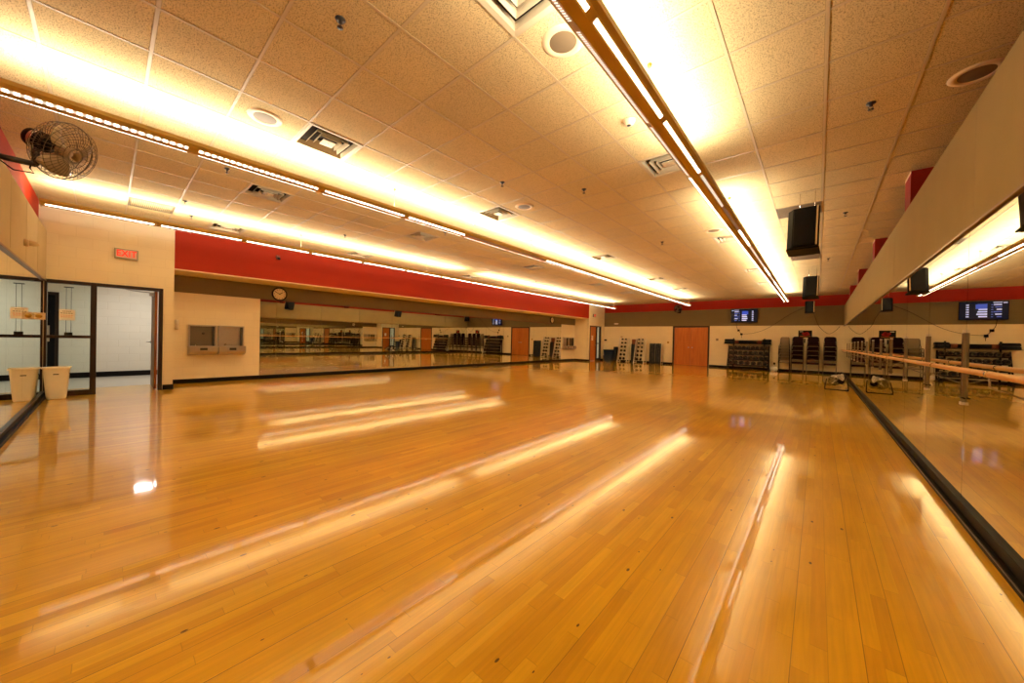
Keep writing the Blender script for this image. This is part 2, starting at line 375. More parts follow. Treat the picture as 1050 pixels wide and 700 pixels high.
struct(b.build('wall_recess'))
b = MB(); b.box((XB, Y1, 2.66), (XA, Y2, H), M['red_y']); struct(b.build('wall_soffit'))
b = MB(); b.box((XB, Y1, 2.635), (XA+.012, Y2, 2.662), M['cream_pl']); struct(b.build('trim_2'))
# right wall with its red pilasters, and the long fabric panel in front of it
b = MB(); b.box((XW, -1.0, 0), (XW+.15, YF+.15, H), M['red_x']); struct(b.build('wall_right'))
for i, (ya, yb) in enumerate(((6.94, 7.34), (10.86, 11.26), (14.83, 15.23), (18.6, 19.0), (2.96, 3.36))):
    b = MB(); b.box((.875, ya, 2.2), (XW, yb, H-.002), M['red_p_shaded'])
    for q in (0,): b.box((.872, ya, H-.03), (.876, yb, H-.004), M['cream_pl'])
    struct(b.build('wall_pilaster'))
b = MB(); b.box((XP, -.78, 2.21), (XP+.09, YF, 3.11), M['panel'])
for y in [4.2+3.66*k for k in range(-1, 5)]: b.box((XP-.0008, y-.001, 2.24), (XP, y+.001, 3.10), M['tan'])
struct(b.build('wall_panel_right'))
b = MB(); b.box((XP-.004, -.78, 2.192), (XP+.09, YF, 2.21), M['trim']); struct(b.build('trim_3'))
b = MB(); b.box((XP+.05, -.78, 0), (XP+.09, YF, 2.19), M['dark']); struct(b.build('wall_mirror_backing_right'))
# back wall (behind the camera, seen at the left)
b = MB(); b.box((XA-.14, -1.0, 0), (XW, -.84, H), M['red_x']); struct(b.build('wall_back'))
b = MB(); b.box((XA, -.84, 2.17), (XP, -.75, 3.06), M['panel_light'])
for x in [-8.33-1.22*k for k in range(-7, 2)]: b.box((x-.0012, -.75, 2.2), (x+.0012, -.7488, 3.05), M['panel'])
struct(b.build('wall_panel_back'))
b = MB(); b.box((XA, -.84, 2.145), (XP, -.742, 2.17), M['trim']); struct(b.build('trim_4'))
b = MB(); b.box((XA, -.84, 0), (XP, -.79, 2.15), M['dark']); struct(b.build('wall_mirror_backing_back'))

# black bases
def base(name, segs):
    b = MB()
    for a, c in segs: b.box(a, c, M['black'])
    return struct(b.build(name, bevel=.003))
base('baseboard_far', [((XA, YF-.012, 0), (-6.42, YF, .105)), ((-4.50, YF-.012, 0), (XP, YF, .105))])
base('baseboard_left', [((XA, .80, 0), (XA+.012, Y1+.012, .105)), ((XA-.99, Y1, 0), (XA, Y1+.012, .105)), ((XA, Y2, 0), (XA+.012, 19.72, .105)), ((XA, 21.22, 0), (XA+.012, YF, .105)), ((XB, Y2-.012, 0), (XA, Y2, .105)),
    ((XB, Y1, 0), (XB+.012, 2.79, .105)), ((XB, 18.0, 0), (XB+.012, Y2, .105))])
b = MB(); b.box((XB, 2.79, 0), (XB+.05, 18.0, .105), M['black']); struct(b.build('baseboard_recess', bevel=.004))
b = MB()  # stepped black base with a metal channel under the barre-side mirrors
b.box((.812, -.7, 0), (.88, YF, .045), M['black']); b.box((.838, -.7, .045), (.88, YF, .12), M['black'])
b.box((.808, -.7, .030), (.8125, YF, .038), M['chairmetal']); b.box((.835, -.7, .112), (.88, YF, .121), M['black'])
struct(b.build('baseboard_right', bevel=.002))
b = MB()
b.box((XA, -.79, 0), (XP, -.725, .045), M['black']); b.box((XA, -.79, .045), (XP, -.755, .12), M['black']); b.box((XA, -.79, .112), (XP, -.748, .122), M['bronze'])
struct(b.build('baseboard_back', bevel=.002))

# mirrors: separate sheets, hairline joints
def sheet(a, c, label, group):
    b = MB(); b.box(a, c, M['mirror']); return tag(b.build('mirror_sheet'), label, 'mirror', group)
ys = [-.70, .69, 1.91, 3.13] + [3.13+1.22*k for k in range(1, 16)]
ys = [y for y in ys if y < YF-.3] + [YF]
for y0, y1 in zip(ys, ys[1:]):
    sheet((XM, y0+.003, .122), (XM+.012, y1-.003, 2.186), 'tall frameless mirror sheet mounted behind the wooden barre', 'mirrors behind the barre')
ys = [2.79+.0] + [3.18+1.21*k for k in range(0, 13)]
ys = [y for y in ys if y < 17.8] + [18.0]
for y0, y1 in zip(ys, ys[1:]):
    sheet((XB, y0+.003, .105), (XB+.012, y1-.003, 2.215), 'frameless mirror sheet under the long red soffit between the drinking fountains', 'mirrors under the red soffit')
xs = [XA+.11] + [-9.55+1.22*k for k in range(0, 9)] + [XP-.03]
xs = [x for x in xs if x <= XP]
for x0, x1 in zip(xs, xs[1:]):
    if x1 < -4: sheet((x0+.002, YB-.012, .122), (x1-.002, YB, 2.146), 'frameless mirror sheet on the end wall beneath the black wall fan', 'mirrors on the end wall')
    else: sheet((x0+.002, YB-.012, .122), (x1-.002, YB, 2.146), 'frameless mirror sheet on the end wall beneath the black wall fan', 'mirrors on the end wall')
b = MB(); b.box((XA, -.79, .122), (XA+.105, YB+.002, 2.145), M['cream_pl']); struct(b.build('trim_7'))
b = MB(); b.box((XB, 2.79, 2.215), (XB+.016, 18.0, 2.232), M['reddark']); struct(b.build('trim_5'))
b = MB(); b.box((XB-.001, Y1, 2.232), (XB+.02, 2.79, 2.634), M['grey_y']); b.box((XB-.001, 18.0, 2.232), (XB+.02, Y2, 2.634), M['grey_y']); struct(b.build('trim_6'))

# ------------------------------------------------------------------ hallway behind the left wall
HX = -14.6
b = MB(); b.box((HX-.2, -3.5, -.1), (-10.9, 23.5, -.002), M['hallfloor']); struct(b.build('floor_hall'))
b = MB(); b.box((HX-.2, -3.5, 2.75), (XB-.16, 23.5, 2.85), M['white']); b.box((XB-.16, -3.5, 2.75), (XA-.14, Y1-.14, 2.85), M['white']); b.box((XB-.16, Y2+.14, 2.75), (XA-.14, 23.5, 2.85), M['white']); struct(b.build('ceiling_hall'))
b = MB(); b.box((HX-.2, -3.5, 0), (HX, 23.5, 2.8), M['hallwall']); b.box((HX, -3.6, 0), (-10.9, -3.5, 2.8), M['hallwall']); b.box((HX, 23.5, 0), (-10.9, 23.6, 2.8), M['hallwall'])
b.box((XA-.25, -3.5, 0), (XA-.14, -.9, 2.8), M['hallwall']); b.box((XA-.25, 21.9, 0), (XA-.14, 23.5, 2.8), M['hallwall'])
struct(b.build('wall_hall'))
b = MB(); b.box((HX, -.8, 0), (HX+.015, 23.5, .14), M['black']); b.box((HX, -3.5, 0), (HX+.015, -1.85, .14), M['black']); struct(b.build('baseboard_hall'))
b = MB(); b.box((HX, -1.86, 0), (HX+.03, -.81, 2.2), M['bronze']); d = struct(b.build('door_4'))
b = MB(); b.box((HX+.03, -1.80, .02), (HX+.05, -.87, 2.12), M['blk']); b.build('door_leaf', d)
b = MB(); b.box((HX+.05, -1.02, .95), (HX+.08, -.95, 1.35), M['metal']); b.tube([(HX+.08,-.98,1.05),(HX+.12,-.98,1.05),(HX+.12,-1.12,1.05)], .012, M['metal']); b.build('handle', d)

# door_1: sidelight + open door leaf
f = .065
def frame_boxes(b, y0, y1, ym, z1, mm, xo=.03):
    """frame in wall A: outer jambs, head, mullion at ym"""
    for a, c in (((y0, 0), (y0+f, z1)), ((y1-f, 0), (y1, z1)), ((ym-f/2-.008, 0), (ym+f/2+.008, z1)), ((y0+f, z1-f), (ym-f/2-.008, z1)), ((ym+f/2+.008, z1-f), (y1-f, z1))):
        b.box((XA-.10, a[0], a[1]), (XA+xo, c[0], c[1]), mm)
b = MB(); frame_boxes(b, -.80, .79, -.18, 2.19, M['bronze'])
D1 = struct(b.build('door_1', bevel=.003))
b = MB()
b.box((XA-.07, -.745, 1.10), (XA+.02, -.215, 1.155), M['bronze']); b.box((XA-.07, -.745, 0), (XA+.02, -.215, .10), M['bronze'])
W1 = struct(b.build('window_1', bevel=.003))
b = MB(); b.box((XA-.035, -.745, .10), (XA-.028, -.215, 1.10), M['glass']); b.box((XA-.035, -.745, 1.155), (XA-.028, -.215, 2.135), M['glass']); b.build('glass_pane', W1)
# leaf, hinged on the far jamb, opened into the hall
b = MB(); b.box((XA-.98, .675, .02), (XA-.11, .715, 2.13), M['door']); b.box((XA-.98, .672, .02), (XA-.115, .675, 2.13), M['tan']); lf = b.build('door_leaf', D1)
b = MB(); b.tube([(XA-.9,.672,1.02),(XA-.9,.60,1.02),(XA-.78,.60,1.02)], .014, M['metal']); b.lathe([(0,0),(.035,0),(.035,.012),(0,.012)], M['metal'], 16, frame_to((XA-.9,.672,1.02),(0,-1,0))); b.build('handle', lf)
b = MB(); b.box((XA-.42, .60, 2.04), (XA-.20, .67, 2.10), M['metal']); b.tube([(XA-.3,.6,2.11),(XA-.25,.35,2.12),(XA-.06,.25,2.12)], .01, M['metal']); b.build('door_closer', D1)
# paper notices on the glass
def notice(x, y0, y1, z0, z1, lab):
    t = thing('paper_notice', lab, 'sign', (x, (y0+y1)/2, z0))
    b = MB(); b.box((0, -(y1-y0)/2, 0), (.002, (y1-y0)/2, z1-z0), M['paper']); b.build('sheet', t)
    w = (y1-y0)/2; h = z1-z0
    for zz, ww, mm in ((.84,.55,'ink'),(.66,.80,'ink'),(.46,.82,'orange'),(.30,.75,'orange')):
        nb = 5
        for k in range(nb):
            a = -w*ww + 2*w*ww*k/nb
            b = MB(); b.box((.002, a, h*zz-.005), (.0028, a+2*w*ww/nb*.72, h*zz+.005), M[mm]); b.build('printed_word', t)
    return t
notice(XA-.027, -.60, -.41, 1.44, 1.64, 'white paper notice with black and orange lines taped to the sidelight glass')
t = thing('hanging_sign', 'small grey box hung on two thin wires behind the sidelight glass', 'sign', (XA-.12, -.49, 1.17))
b = MB(); b.box((-.015, -.05, -.05), (.015, .05, .04), M['dmetal']); b.build('sign_box', t)
b = MB(); b.tube([(0,-.03,.04),(0,-.03,.90)], .003, M['dmetal'], 6); b.tube([(0,.03,.04),(0,.03,.90)], .003, M['dmetal'], 6); b.box((-.02,-.06,.895),(.02,.06,.91),M['dmetal']); b.build('wire', t)

# door_2 at the far end of the left wall
b = MB()
for a, c in (((19.74,0),(19.80,2.22)),((21.14,0),(21.2,2.22)),((20.56,0),(20.68,2.22)),((19.8,2.16),(20.56,2.22)),((20.68,2.16),(21.14,2.22))):
    b.box((XA-.10, a[0], a[1]), (XA+.03, c[0], c[1]), M['bronze'])
D2 = struct(b.build('door_2', bevel=.003))
b = MB(); b.box((XA-.06, 19.80, .012), (XA-.015, 20.56, 2.16), M['door']); d2l = b.build('door_leaf', D2)
b = MB(); b.tube([(XA-.015,20.46,1.0),(XA+.05,20.46,1.0),(XA+.05,20.36,1.0)], .012, M['metal']); b.build('handle', d2l)
b = MB(); b.box((XA-.07, 20.68, 1.08), (XA+.02, 21.14, 1.14), M['bronze']); b.box((XA-.07, 20.68, 0), (XA+.02, 21.14, .16), M['bronze']); W2 = struct(b.build('window_2', bevel=.003))
b = MB(); b.box((XA-.035, 20.68, .16), (XA-.028, 21.14, 1.08), M['glass']); b.box((XA-.035, 20.68, 1.14), (XA-.028, 21.14, 2.16), M['glass']); b.build('glass_pane', W2)
t = notice(XA-.014, 20.0, 20.2, 1.3, 1.6, 'white paper notice on the orange door at the far end of the room')

# door_3: double doors in the far wall
b = MB()
b.box((-6.42, YF-.03, 0), (-6.34, YF+.13, 2.23), M['bronze']); b.box((-4.59, YF-.03, 0), (-4.51, YF+.13, 2.23), M['bronze']); b.box((-6.34, YF-.03, 2.16), (-4.59, YF+.13, 2.23), M['bronze'])
D3 = struct(b.build('door_3', bevel=.003))
for x0, x1, hx in ((-6.335, -5.469, -5.56), (-5.461, -4.595, -5.37)):
    b = MB(); b.box((x0, YF+.01, .01), (x1, YF+.055, 2.155), M['door']); lf = b.build('door_leaf', D3)
    b = MB(); b.lathe([(0,0),(.03,0),(.03,.02),(.012,.03),(.012,.05),(.028,.06),(.028,.08),(0,.085)], M['metal'], 16, frame_to((hx, YF+.01, 1.02), (0,-1,0))); b.build('door_knob', lf)
b = MB(); b.box((-6.6, YF+.16, -.1), (-4.3, YF+.2, 2.4), M['dark']); struct(b.build('wall_behind_doors'))

# ------------------------------------------------------------------ suspended linear lights
def fixture(xc, label, lit, lens_r, lens_l):
    t = thing('suspended_light', label, 'ceiling light', (xc, 0, 0), 0)
    y1 = YL0 + PER*NMOD
    zb = 3.20
    out = [(-.035, zb), (.035, zb), (.085, zb+.026), (.108, zb+.05), (.112, zb+.085), (.10, zb+.085), (.095, zb+.055), (.03, zb+.012), (-.03, zb+.012), (-.095, zb+.055), (-.10, zb+.085), (-.112, zb+.085), (-.108, zb+.05), (-.085, zb+.026)]
    b = MB(); b.prism(out, 'y', YL0, y1, M['housing']); b.box((-.11, YL0-.01, zb), (.11, YL0, zb+.085), M['housing']); b.box((-.11, y1, zb), (.11, y1+.01, zb+.085), M['housing']); b.build('housing', t)
    for k in range(NMOD):
        a, c = YL0 + PER*k + .045, YL0 + PER*(k+1) - .045
        for s, arr in ((1, lens_r), (-1, lens_l)):
            mm = {3: 'lens_far', 2: 'lens', 1: 'lens_dim', 0: 'lens_off'}[arr(k)]
            b = MB()
            p = [(s*.048, zb+.0045), (s*.072, zb+.0172), (s*.0725, zb+.0152), (s*.0485, zb+.0025)]
            b.prism(p, 'y', a, c, M[mm]); b.build('lamp_slot', t)
    for y in (2.97, 6.5, 10.0, 13.5, 17.0, y1-.1):
        b = MB(); b.tube([(.0, y, zb+.07), (.0, y, H-.02)], .003, M['cream_pl'], 6); b.lathe([(0,0),(.02,0),(.02,-.012),(.006,-.03),(0,-.03)], M['brass'], 12, Matrix.Translation((0, y, H-.004)))
        b.box((-.1, y-.01, zb+.06), (.1, y+.01, zb+.072), M['housing']); b.build('hanger_cable', t)
    for a, c in lit:
        L = bpy.data.lights.new('uplight_tube', 'AREA'); L.shape = 'RECTANGLE'; L.size = .14; L.size_y = c-a
        L.energy = UP*(c-a); L.color = UPC
        o = bpy.data.objects.new('uplight_tube', L); COL.objects.link(o); o.location = (0, (a+c)/2, zb+.065); o.rotation_euler = (PI, 0, 0); o.parent = t
        for sgn in (-1, 1):     # the same tubes shining sideways over the lips of the trough
            L = bpy.data.lights.new('side_tube', 'AREA'); L.shape = 'RECTANGLE'; L.size = .03; L.size_y = c-a
            L.energy = SIDE*(c-a); L.color = UPC
            o = bpy.data.objects.new('side_tube', L); COL.objects.link(o); o.location = (sgn*.012, (a+c)/2, zb+.086); o.rotation_euler = (0, -sgn*math.radians(108), 0); o.parent = t
    return t
UP = 16; SIDE = 5.8; UPC = (1, .93, .75)
yE = YL0 + PER*NMOD
F1 = fixture(-1.12, 'ochre suspended light channel nearest the barre wall, running down the ceiling', [(YL0, 4.45), (6.0, yE)], lambda k: 1 if k in (4, 7, 8, 10) else (0 if k == 5 else 2), lambda k: 1 if k < 4 else 2)
F2 = fixture(-5.12, 'ochre suspended light channel down the middle of the ceiling', [(YL0, yE)], lambda k: 3 if k < 3 else (2 if k == 3 else (0 if k in (4, 5) else 2)), lambda k: 2)
F3 = fixture(-9.22, 'ochre suspended light channel in front of the long red soffit', [(YL0, 7.9), (8.75, yE)], lambda k: 2, lambda k: 2)

def area(name, loc, rot, sx, sy, e, col=(1,.8,.58)):
    L = bpy.data.lights.new(name, 'AREA'); L.shape = 'RECTANGLE'; L.size = sx; L.size_y = sy; L.energy = e; L.color = col
    o = bpy.data.objects.new(name, L); COL.objects.link(o); o.location = loc; o.rotation_euler = rot; return o
# hallway ceiling panels
area('hall_light', (-12.9, .72, 2.74), (0,0,0), .5, .45, 54, (1,.96,.90))
area('hall_light', (-12.9, 20.8, 2.74), (0,0,0), .6, 2.4, 62, (1,.96,.90))

# ------------------------------------------------------------------ ceiling devices
ZC = H-.0035
def cell(ix, iy):  # tile cell centre: ix, iy = cell counts
    return (ix+.5)*TS, TY0 + (iy+.5)*TS
def make_diffuser():
    t = thing('air_diffuser', '', 'air vent')
    b = MB(); b.box((-.30,-.30,.055), (.30,.30,.06), M['dark']); b.build('duct_opening', t)
    def ring(b, ro, ri, zo, zi, th=.006):
        P = lambda r, z: [(-r,-r,z),(r,-r,z),(r,r,z),(-r,r,z)]
        O, I, I2, O2 = P(ro,zo), P(ri,zi), P(ri,zi+th), P(ro,zo+th)
        V = [[b.bm.verts.new(p) for p in q] for q in (O, I, I2, O2)]
        for a in range(4):
            c = (a+1) % 4
            for u, w in ((0,1),(1,2),(2,3),(3,0)):
                b._face([V[u][a], V[u][c], V[w][c], V[w][a]], M['vent'])
    b = MB(); ring(b, .30, .262, -.006, .0); ring(b, .262, .248, 0, .048); b.build('outer_frame', t)
    for ro, ri in ((.188,.165),(.122,.105)):
        b = MB(); ring(b, ro, ri, -.004, .042); b.build('vane', t)
    b = MB(); P = [(-.085,-.085),(.085,-.085),(.085,.085),(-.085,.085)]
    b.box((-.07,-.07,-.004), (.07,.07,.006), M['vent']); b.lathe([(0,-.012),(.012,-.010),(.014,-.004)], M['metal'], 10); b.build('centre_plate', t)
    return t
dif = make_diffuser()
dspots = [(-1.524,1.74,'square louvred air diffuser beside the nearest light channel, cut by the top of the frame'),
 (-4.57,1.74,'square louvred air diffuser, largest one beside the bright strip over the middle light channel'),
 (-7.0,1.74,'square louvred air diffuser between the middle and soffit light channels, nearest the fan'),
 (-10.05,1.74,'square louvred air diffuser over the drinking fountains, beside the soffit light channel'),
 (-4.57,4.79,'square louvred air diffuser next to a flush round ceiling speaker in mid ceiling'),
 (-7.0,4.79,'square louvred air diffuser with a sprinkler beside it, second between middle and soffit channels'),
 (-1.524,4.79,'square louvred air diffuser half hidden behind the nearest light channel'),
 (-10.05,4.79,'square louvred air diffuser above the clock, near the gap in the soffit light'),
 (-1.524,9.06,'square louvred air diffuser beside the nearest light channel, level with the first hanging speaker'),
 (-4.57,9.06,'square louvred air diffuser third along the middle light channel'),
 (-7.0,9.06,'square louvred air diffuser third between the middle and soffit channels'),
 (-10.05,9.06,'square louvred air diffuser just past the dark gap of the soffit light'),
 (-1.524,13.33,'square louvred air diffuser beside the nearest light channel, level with the second hanging speaker'),
 (-4.57,13.33,'square louvred air diffuser fourth along the middle light channel'),
 (-7.0,13.33,'square louvred air diffuser fourth between the middle and soffit channels'),
 (-10.05,13.33,'square louvred air diffuser over the far part of the red soffit light'),
 (-1.524,16.37,'square louvred air diffuser beside the nearest light channel, close to the television wall'),
 (-4.57,16.37,'square louvred air diffuser along the middle channel, close to the double doors'),
 (-7.0,16.37,'square louvred air diffuser close to the small far wall fan'),
 (-10.05,16.37,'square louvred air diffuser closest to the far drinking fountains')]
for i, (x, y, lab) in enumerate(dspots):
    x = (math.floor(x/TS)+.5)*TS; y = TY0 + (math.floor((y-TY0)/TS)+.5)*TS
    o = dif if i == 0 else dup(dif)
    o.location = (x, y, ZC); o['label'] = lab; o['group'] = 'square ceiling air diffusers'
# cut the ceiling open for the diffusers: the ceiling slab sits above, so hang a shallow well
cz = bpy.data.objects['ceiling']
holes = [((math.floor(x/TS)+.5)*TS, TY0 + (math.floor((y-TY0)/TS)+.5)*TS) for x, y, l in dspots]
me = cz.data; bm = bmesh.new()
hs = {(math.floor(x/TS), math.floor((y-TY0)/TS)) for x, y in holes}
x0c, x1c, y0c, y1c = XB-.05, XW+.1, -.95, YF+.1
xs = [x0c] + [k*TS for k in range(math.floor(x0c/TS)+1, math.ceil(x1c/TS))] + [x1c]
ysn = [y0c] + [TY0+k*TS for k in range(math.floor((y0c-TY0)/TS)+1, math.ceil((y1c-TY0)/TS))] + [y1c]
for i in range(len(xs)-1):
    for j in range(len(ysn)-1):
        cx, cy = (xs[i]+xs[i+1])/2, (ysn[j]+ysn[j+1])/2
        if (math.floor(cx/TS), math.floor((cy-TY0)/TS)) in hs: continue
        v = [bm.verts.new(p) for p in ((xs[i],ysn[j],H),(xs[i],ysn[j+1],H),(xs[i+1],ysn[j+1],H),(xs[i+1],ysn[j],H))]
        bm.faces.new(v)
bmesh.ops.remove_doubles(bm, verts=bm.verts, dist=1e-5)
x0, x1, y0, y1 = x0c, x1c, y0c, y1c
v = [bm.verts.new(p) for p in ((x0,y0,H+.12),(x1,y0,H+.12),(x1,y1,H+.12),(x0,y1,H+.12))]; bm.faces.new(v)
bm.to_mesh(me); bm.free()

def make_return():
    t = thing('return_grille', '', 'air vent')
    b = MB(); b.box((-.285,-.285,.002), (.285,.285,.004), M['dark']); b.box((-.30,-.30,-.008), (.30,-.275,.002), M['chairmetal']); b.box((-.30,.275,-.008), (.30,.30,.002), M['chairmetal']); b.box((-.30,-.275,-.008), (-.275,.275,.002), M['chairmetal']); b.box((.275,-.275,-.008), (.30,.275,.002), M['chairmetal']); b.build('grille_frame', t)
    b = MB()
    for k in range(22):
        y = -.265 + .53*k/21
        b.box((-.275, y-.007, -.007), (.275, y+.007, -.001), M['grille'])
    b.build('grille_bars', t); return t
ret = make_return()
for i, (x, y, lab) in enumerate(((-.305, 7.84, 'slatted return air grille behind the first hanging black speaker'), (-.305, 12.1, 'slatted return air grille between the first and second hanging speakers'), (-9.75, .53, 'slatted return air grille beside the soffit light channel, near the EXIT sign'))):
    x = (math.floor(x/TS)+.5)*TS; y = TY0 + (math.floor((y-TY0)/TS)+.5)*TS
    o = ret if i == 0 else dup(ret)
    o.location = (x, y, H); o['label'] = lab
def round_speaker():
    t = thing('ceiling_speaker', '', 'ceiling speaker')
    b = MB(); b.lathe([(.105,-.006),(.115,-.012),(.15,-.010),(.162,0)], M['cream_pl'], 32); b.build('bezel', t)
    b = MB(); b.lathe([(0,-.012),(.06,-.011),(.108,-.006)], M['grille'], 32); b.build('speaker_grille', t); return t
rs = round_speaker()
for i, (x, y, lab) in enumerate(((-1.56,2.32,'flush round ceiling speaker half hidden by the nearest light channel'), (-4.57,1.10,'flush round ceiling speaker in front of the largest air diffuser'), (-3.96,4.80,'flush round ceiling speaker in mid ceiling next to a diffuser'), (.96,4.80,'flush round ceiling speaker in shadow above the tan wall panel'), (-1.68,8.2,'flush round ceiling speaker by the far half of the nearest light channel'))):
    o = rs if i == 0 else dup(rs)
    o.location = (x, y, H-.001); o['label'] = lab
def smoke():
    t = thing('smoke_detector', '', 'smoke detector')
    b = MB(); b.lathe([(0,-.05),(.035,-.048),(.05,-.035),(.055,-.015),(.065,-.010),(.065,0)], M['cream_pl'], 24); b.build('detector_body', t)
    b = MB(); b.lathe([(.0,-.056),(.02,-.054),(.022,-.048)], M['dmetal'], 12); b.build('sensor', t); return t
sm = smoke()
for i, (x, y, lab) in enumerate(((-1.56,3.60,'cream smoke detector close beside the nearest light channel'), (-5.28,4.85,'cream smoke detector in the bright strip over the middle light channel'))):
    o = sm if i == 0 else dup(sm)
    o.location = (x, y, H-.001); o['label'] = lab
def sprinkler():
    t = thing('sprinkler_head', '', 'sprinkler', group='sprinkler heads in the ceiling')
    b = MB(); b.lathe([(.036,0),(.034,-.008),(.014,-.012),(.012,-.03),(0,-.03)], M['dmetal'], 14); b.build('escutcheon', t)
    b = MB(); b.tube([(.012,0,-.03),(.016,0,-.045),(.0,0,-.06)], .003, M['dmetal'], 5); b.tube([(-.012,0,-.03),(-.016,0,-.045),(.0,0,-.06)], .003, M['dmetal'], 5); b.lathe([(0,-.06),(.022,-.061),(.022,-.064),(0,-.064)], M['dmetal'], 12); b.build('deflector', t); return t
sp_ = sprinkler()
spots = [(-2.72,1.11,'dark sprinkler head alone in the nearest middle ceiling tiles'), (-6.41,1.10,'dark sprinkler head between the middle channel and the soffit channel, by the fan'), (-8.59,.89,'dark sprinkler head in the bright strip near the EXIT sign'), (-9.57,1.09,'dark sprinkler head beside the return grille and the soffit channel'),
 (.33,4.78,'dark sprinkler head in the shaded ceiling near the tan panel'), (.31,8.43,'dark sprinkler head past the first hanging speaker, near the tan panel'), (-2.78,4.81,'dark sprinkler head in the open ceiling left of the nearest channel'), (-2.79,8.45,'dark sprinkler head farther down the open ceiling left of the nearest channel'),
 (-6.3,4.9,'dark sprinkler head beside the second diffuser behind the middle channel'), (-8.38,3.62,'dark sprinkler head in the bright strip over the soffit, before the gap'), (-8.54,11.2,'dark sprinkler head beyond the gap of the soffit light'), (-3.61,3.85,'dark sprinkler head just before the mid ceiling round speaker'), (.15,12.6,'dark sprinkler head near the second hanging speaker')]
for i, (x, y, lab) in enumerate(spots):
    o = sp_ if i == 0 else dup(sp_)
    o.location = (x, y, H); o['label'] = lab

# ------------------------------------------------------------------ hanging loudspeakers
def make_speaker():
    t = thing('hanging_speaker', '', 'loudspeaker')
    w, d, h = .19, .19, .31
    outl = [(-w,-.12),(-w+.07,-d),(w-.03,-d),(w,-d+.03),(w-.06,d),(-w+.06,d)]   # seen from above: splayed cabinet
    b = MB(); b.prism(outl, 'z', -h, h, M['blk']); cabinet = b.build('cabinet', t, bevel=.008)
    b = MB(); b.box((-w+.085,-d-.012,-h+.03), (w-.045,-d,h-.03), M['dumb']); b.build('speaker_grille', t, bevel=.004)
    b = MB(); b.box((w-.038,-d-.014,-h+.01), (w-.018,-d-.002,h-.01), M['cream_pl']); b.build('side_strip', t)
    b = MB(); b.box((-w,-.15,-h-.02), (w,.12,-h), M['blk']); b.build('bottom_bracket', t)
    b = MB(); b.box((-w+.02,-.05,h), (w-.02,.05,h+.012), M['dmetal']); b.build('top_bracket', t)
    return t
spk = make_speaker()
for i, (x, y, z, lab) in enumerate(((-.20,6.98,3.01,'largest hanging black loudspeaker, nearest of the three below the ceiling'), (-.20,14.0,3.03,'middle hanging black loudspeaker in front of the red wall band'), (-.31,20.6,2.99,'smallest hanging black loudspeaker, just in front of the far taupe band'))):
    o = spk if i == 0 else dup(spk)
    o.location = (x, y, z); o['label'] = lab
    if i == 2: o.scale = (.9,.9,.82)
    o.rotation_euler = (math.radians(-10 if i < 2 else -4), 0, math.radians(-4))
    b = MB(); hh = (H-z)
    for sx in (-.06, .12): b.tube([(sx, .0, .30), (sx, .0, hh/ (1 if i<2 else .82))], .006, M['chrome'], 8)
    r = b.build('hanging_rod', o)
    r.rotation_euler = (math.radians(10 if i < 2 else 4), 0, 0); 

# ------------------------------------------------------------------ fans
def fan_cage(b, R, depth, mm, Mx, nw=28, rings=7, wr=.0022):
    def pt(r, z, a): return Mx @ Vector((r*math.cos(a), r*math.sin(a), z))
    for k in range(nw):
        a = 2*PI*k/nw
        b.tube([pt(.06, depth*.5, a), pt(R*.6, depth*.5, a+.12), pt(R*.93, depth*.34, a+.2), pt(R, 0, a+.22)], wr, mm, 4, caps=False)
        b.tube([pt(.07, -depth*.62, a), pt(R*.6, -depth*.5, a-.12), pt(R*.93, -depth*.28, a-.18), pt(R, 0, a-.2)], wr, mm, 4, caps=False)
    for r, z in ((R,0),(R*.93,depth*.34),(R*.78,depth*.44),(R*.6,depth*.5),(R*.42,depth*.5),(R*.25,depth*.5),(R*.93,-depth*.28),(R*.78,-depth*.4),(R*.6,-depth*.5),(R*.4,-depth*.56)):
        n = 36; b.tube([pt(r, z, 2*PI*i/n) for i in range(n)], wr*(2.0 if r == R else 1), mm, 5, closed=True)
def fan_blades(b, R, mm, Mx, n=3):
    for k in range(n):
        a0 = 2*PI*k/n + .4; grid = []
        for i in range(7):
            r = .05 + (R*.86-.05)*i/6; wdt = (.34+.42*math.sin(min(1, i/4)*PI/2))
            if i == 6: wdt *= .8
            row = []
            for j in range(5):
                s = j/4-.5
                p = Vector((r*math.cos(a0+s*wdt*1.5), r*math.sin(a0+s*wdt*1.5), s*.10+.01))
                row.append(b.bm.verts.new(Mx @ p))
            grid.append(row)
        for i in range(6):
            for j in range(4): b._face([grid[i][j], grid[i+1][j], grid[i+1][j+1], grid[i][j+1]], mm, True)
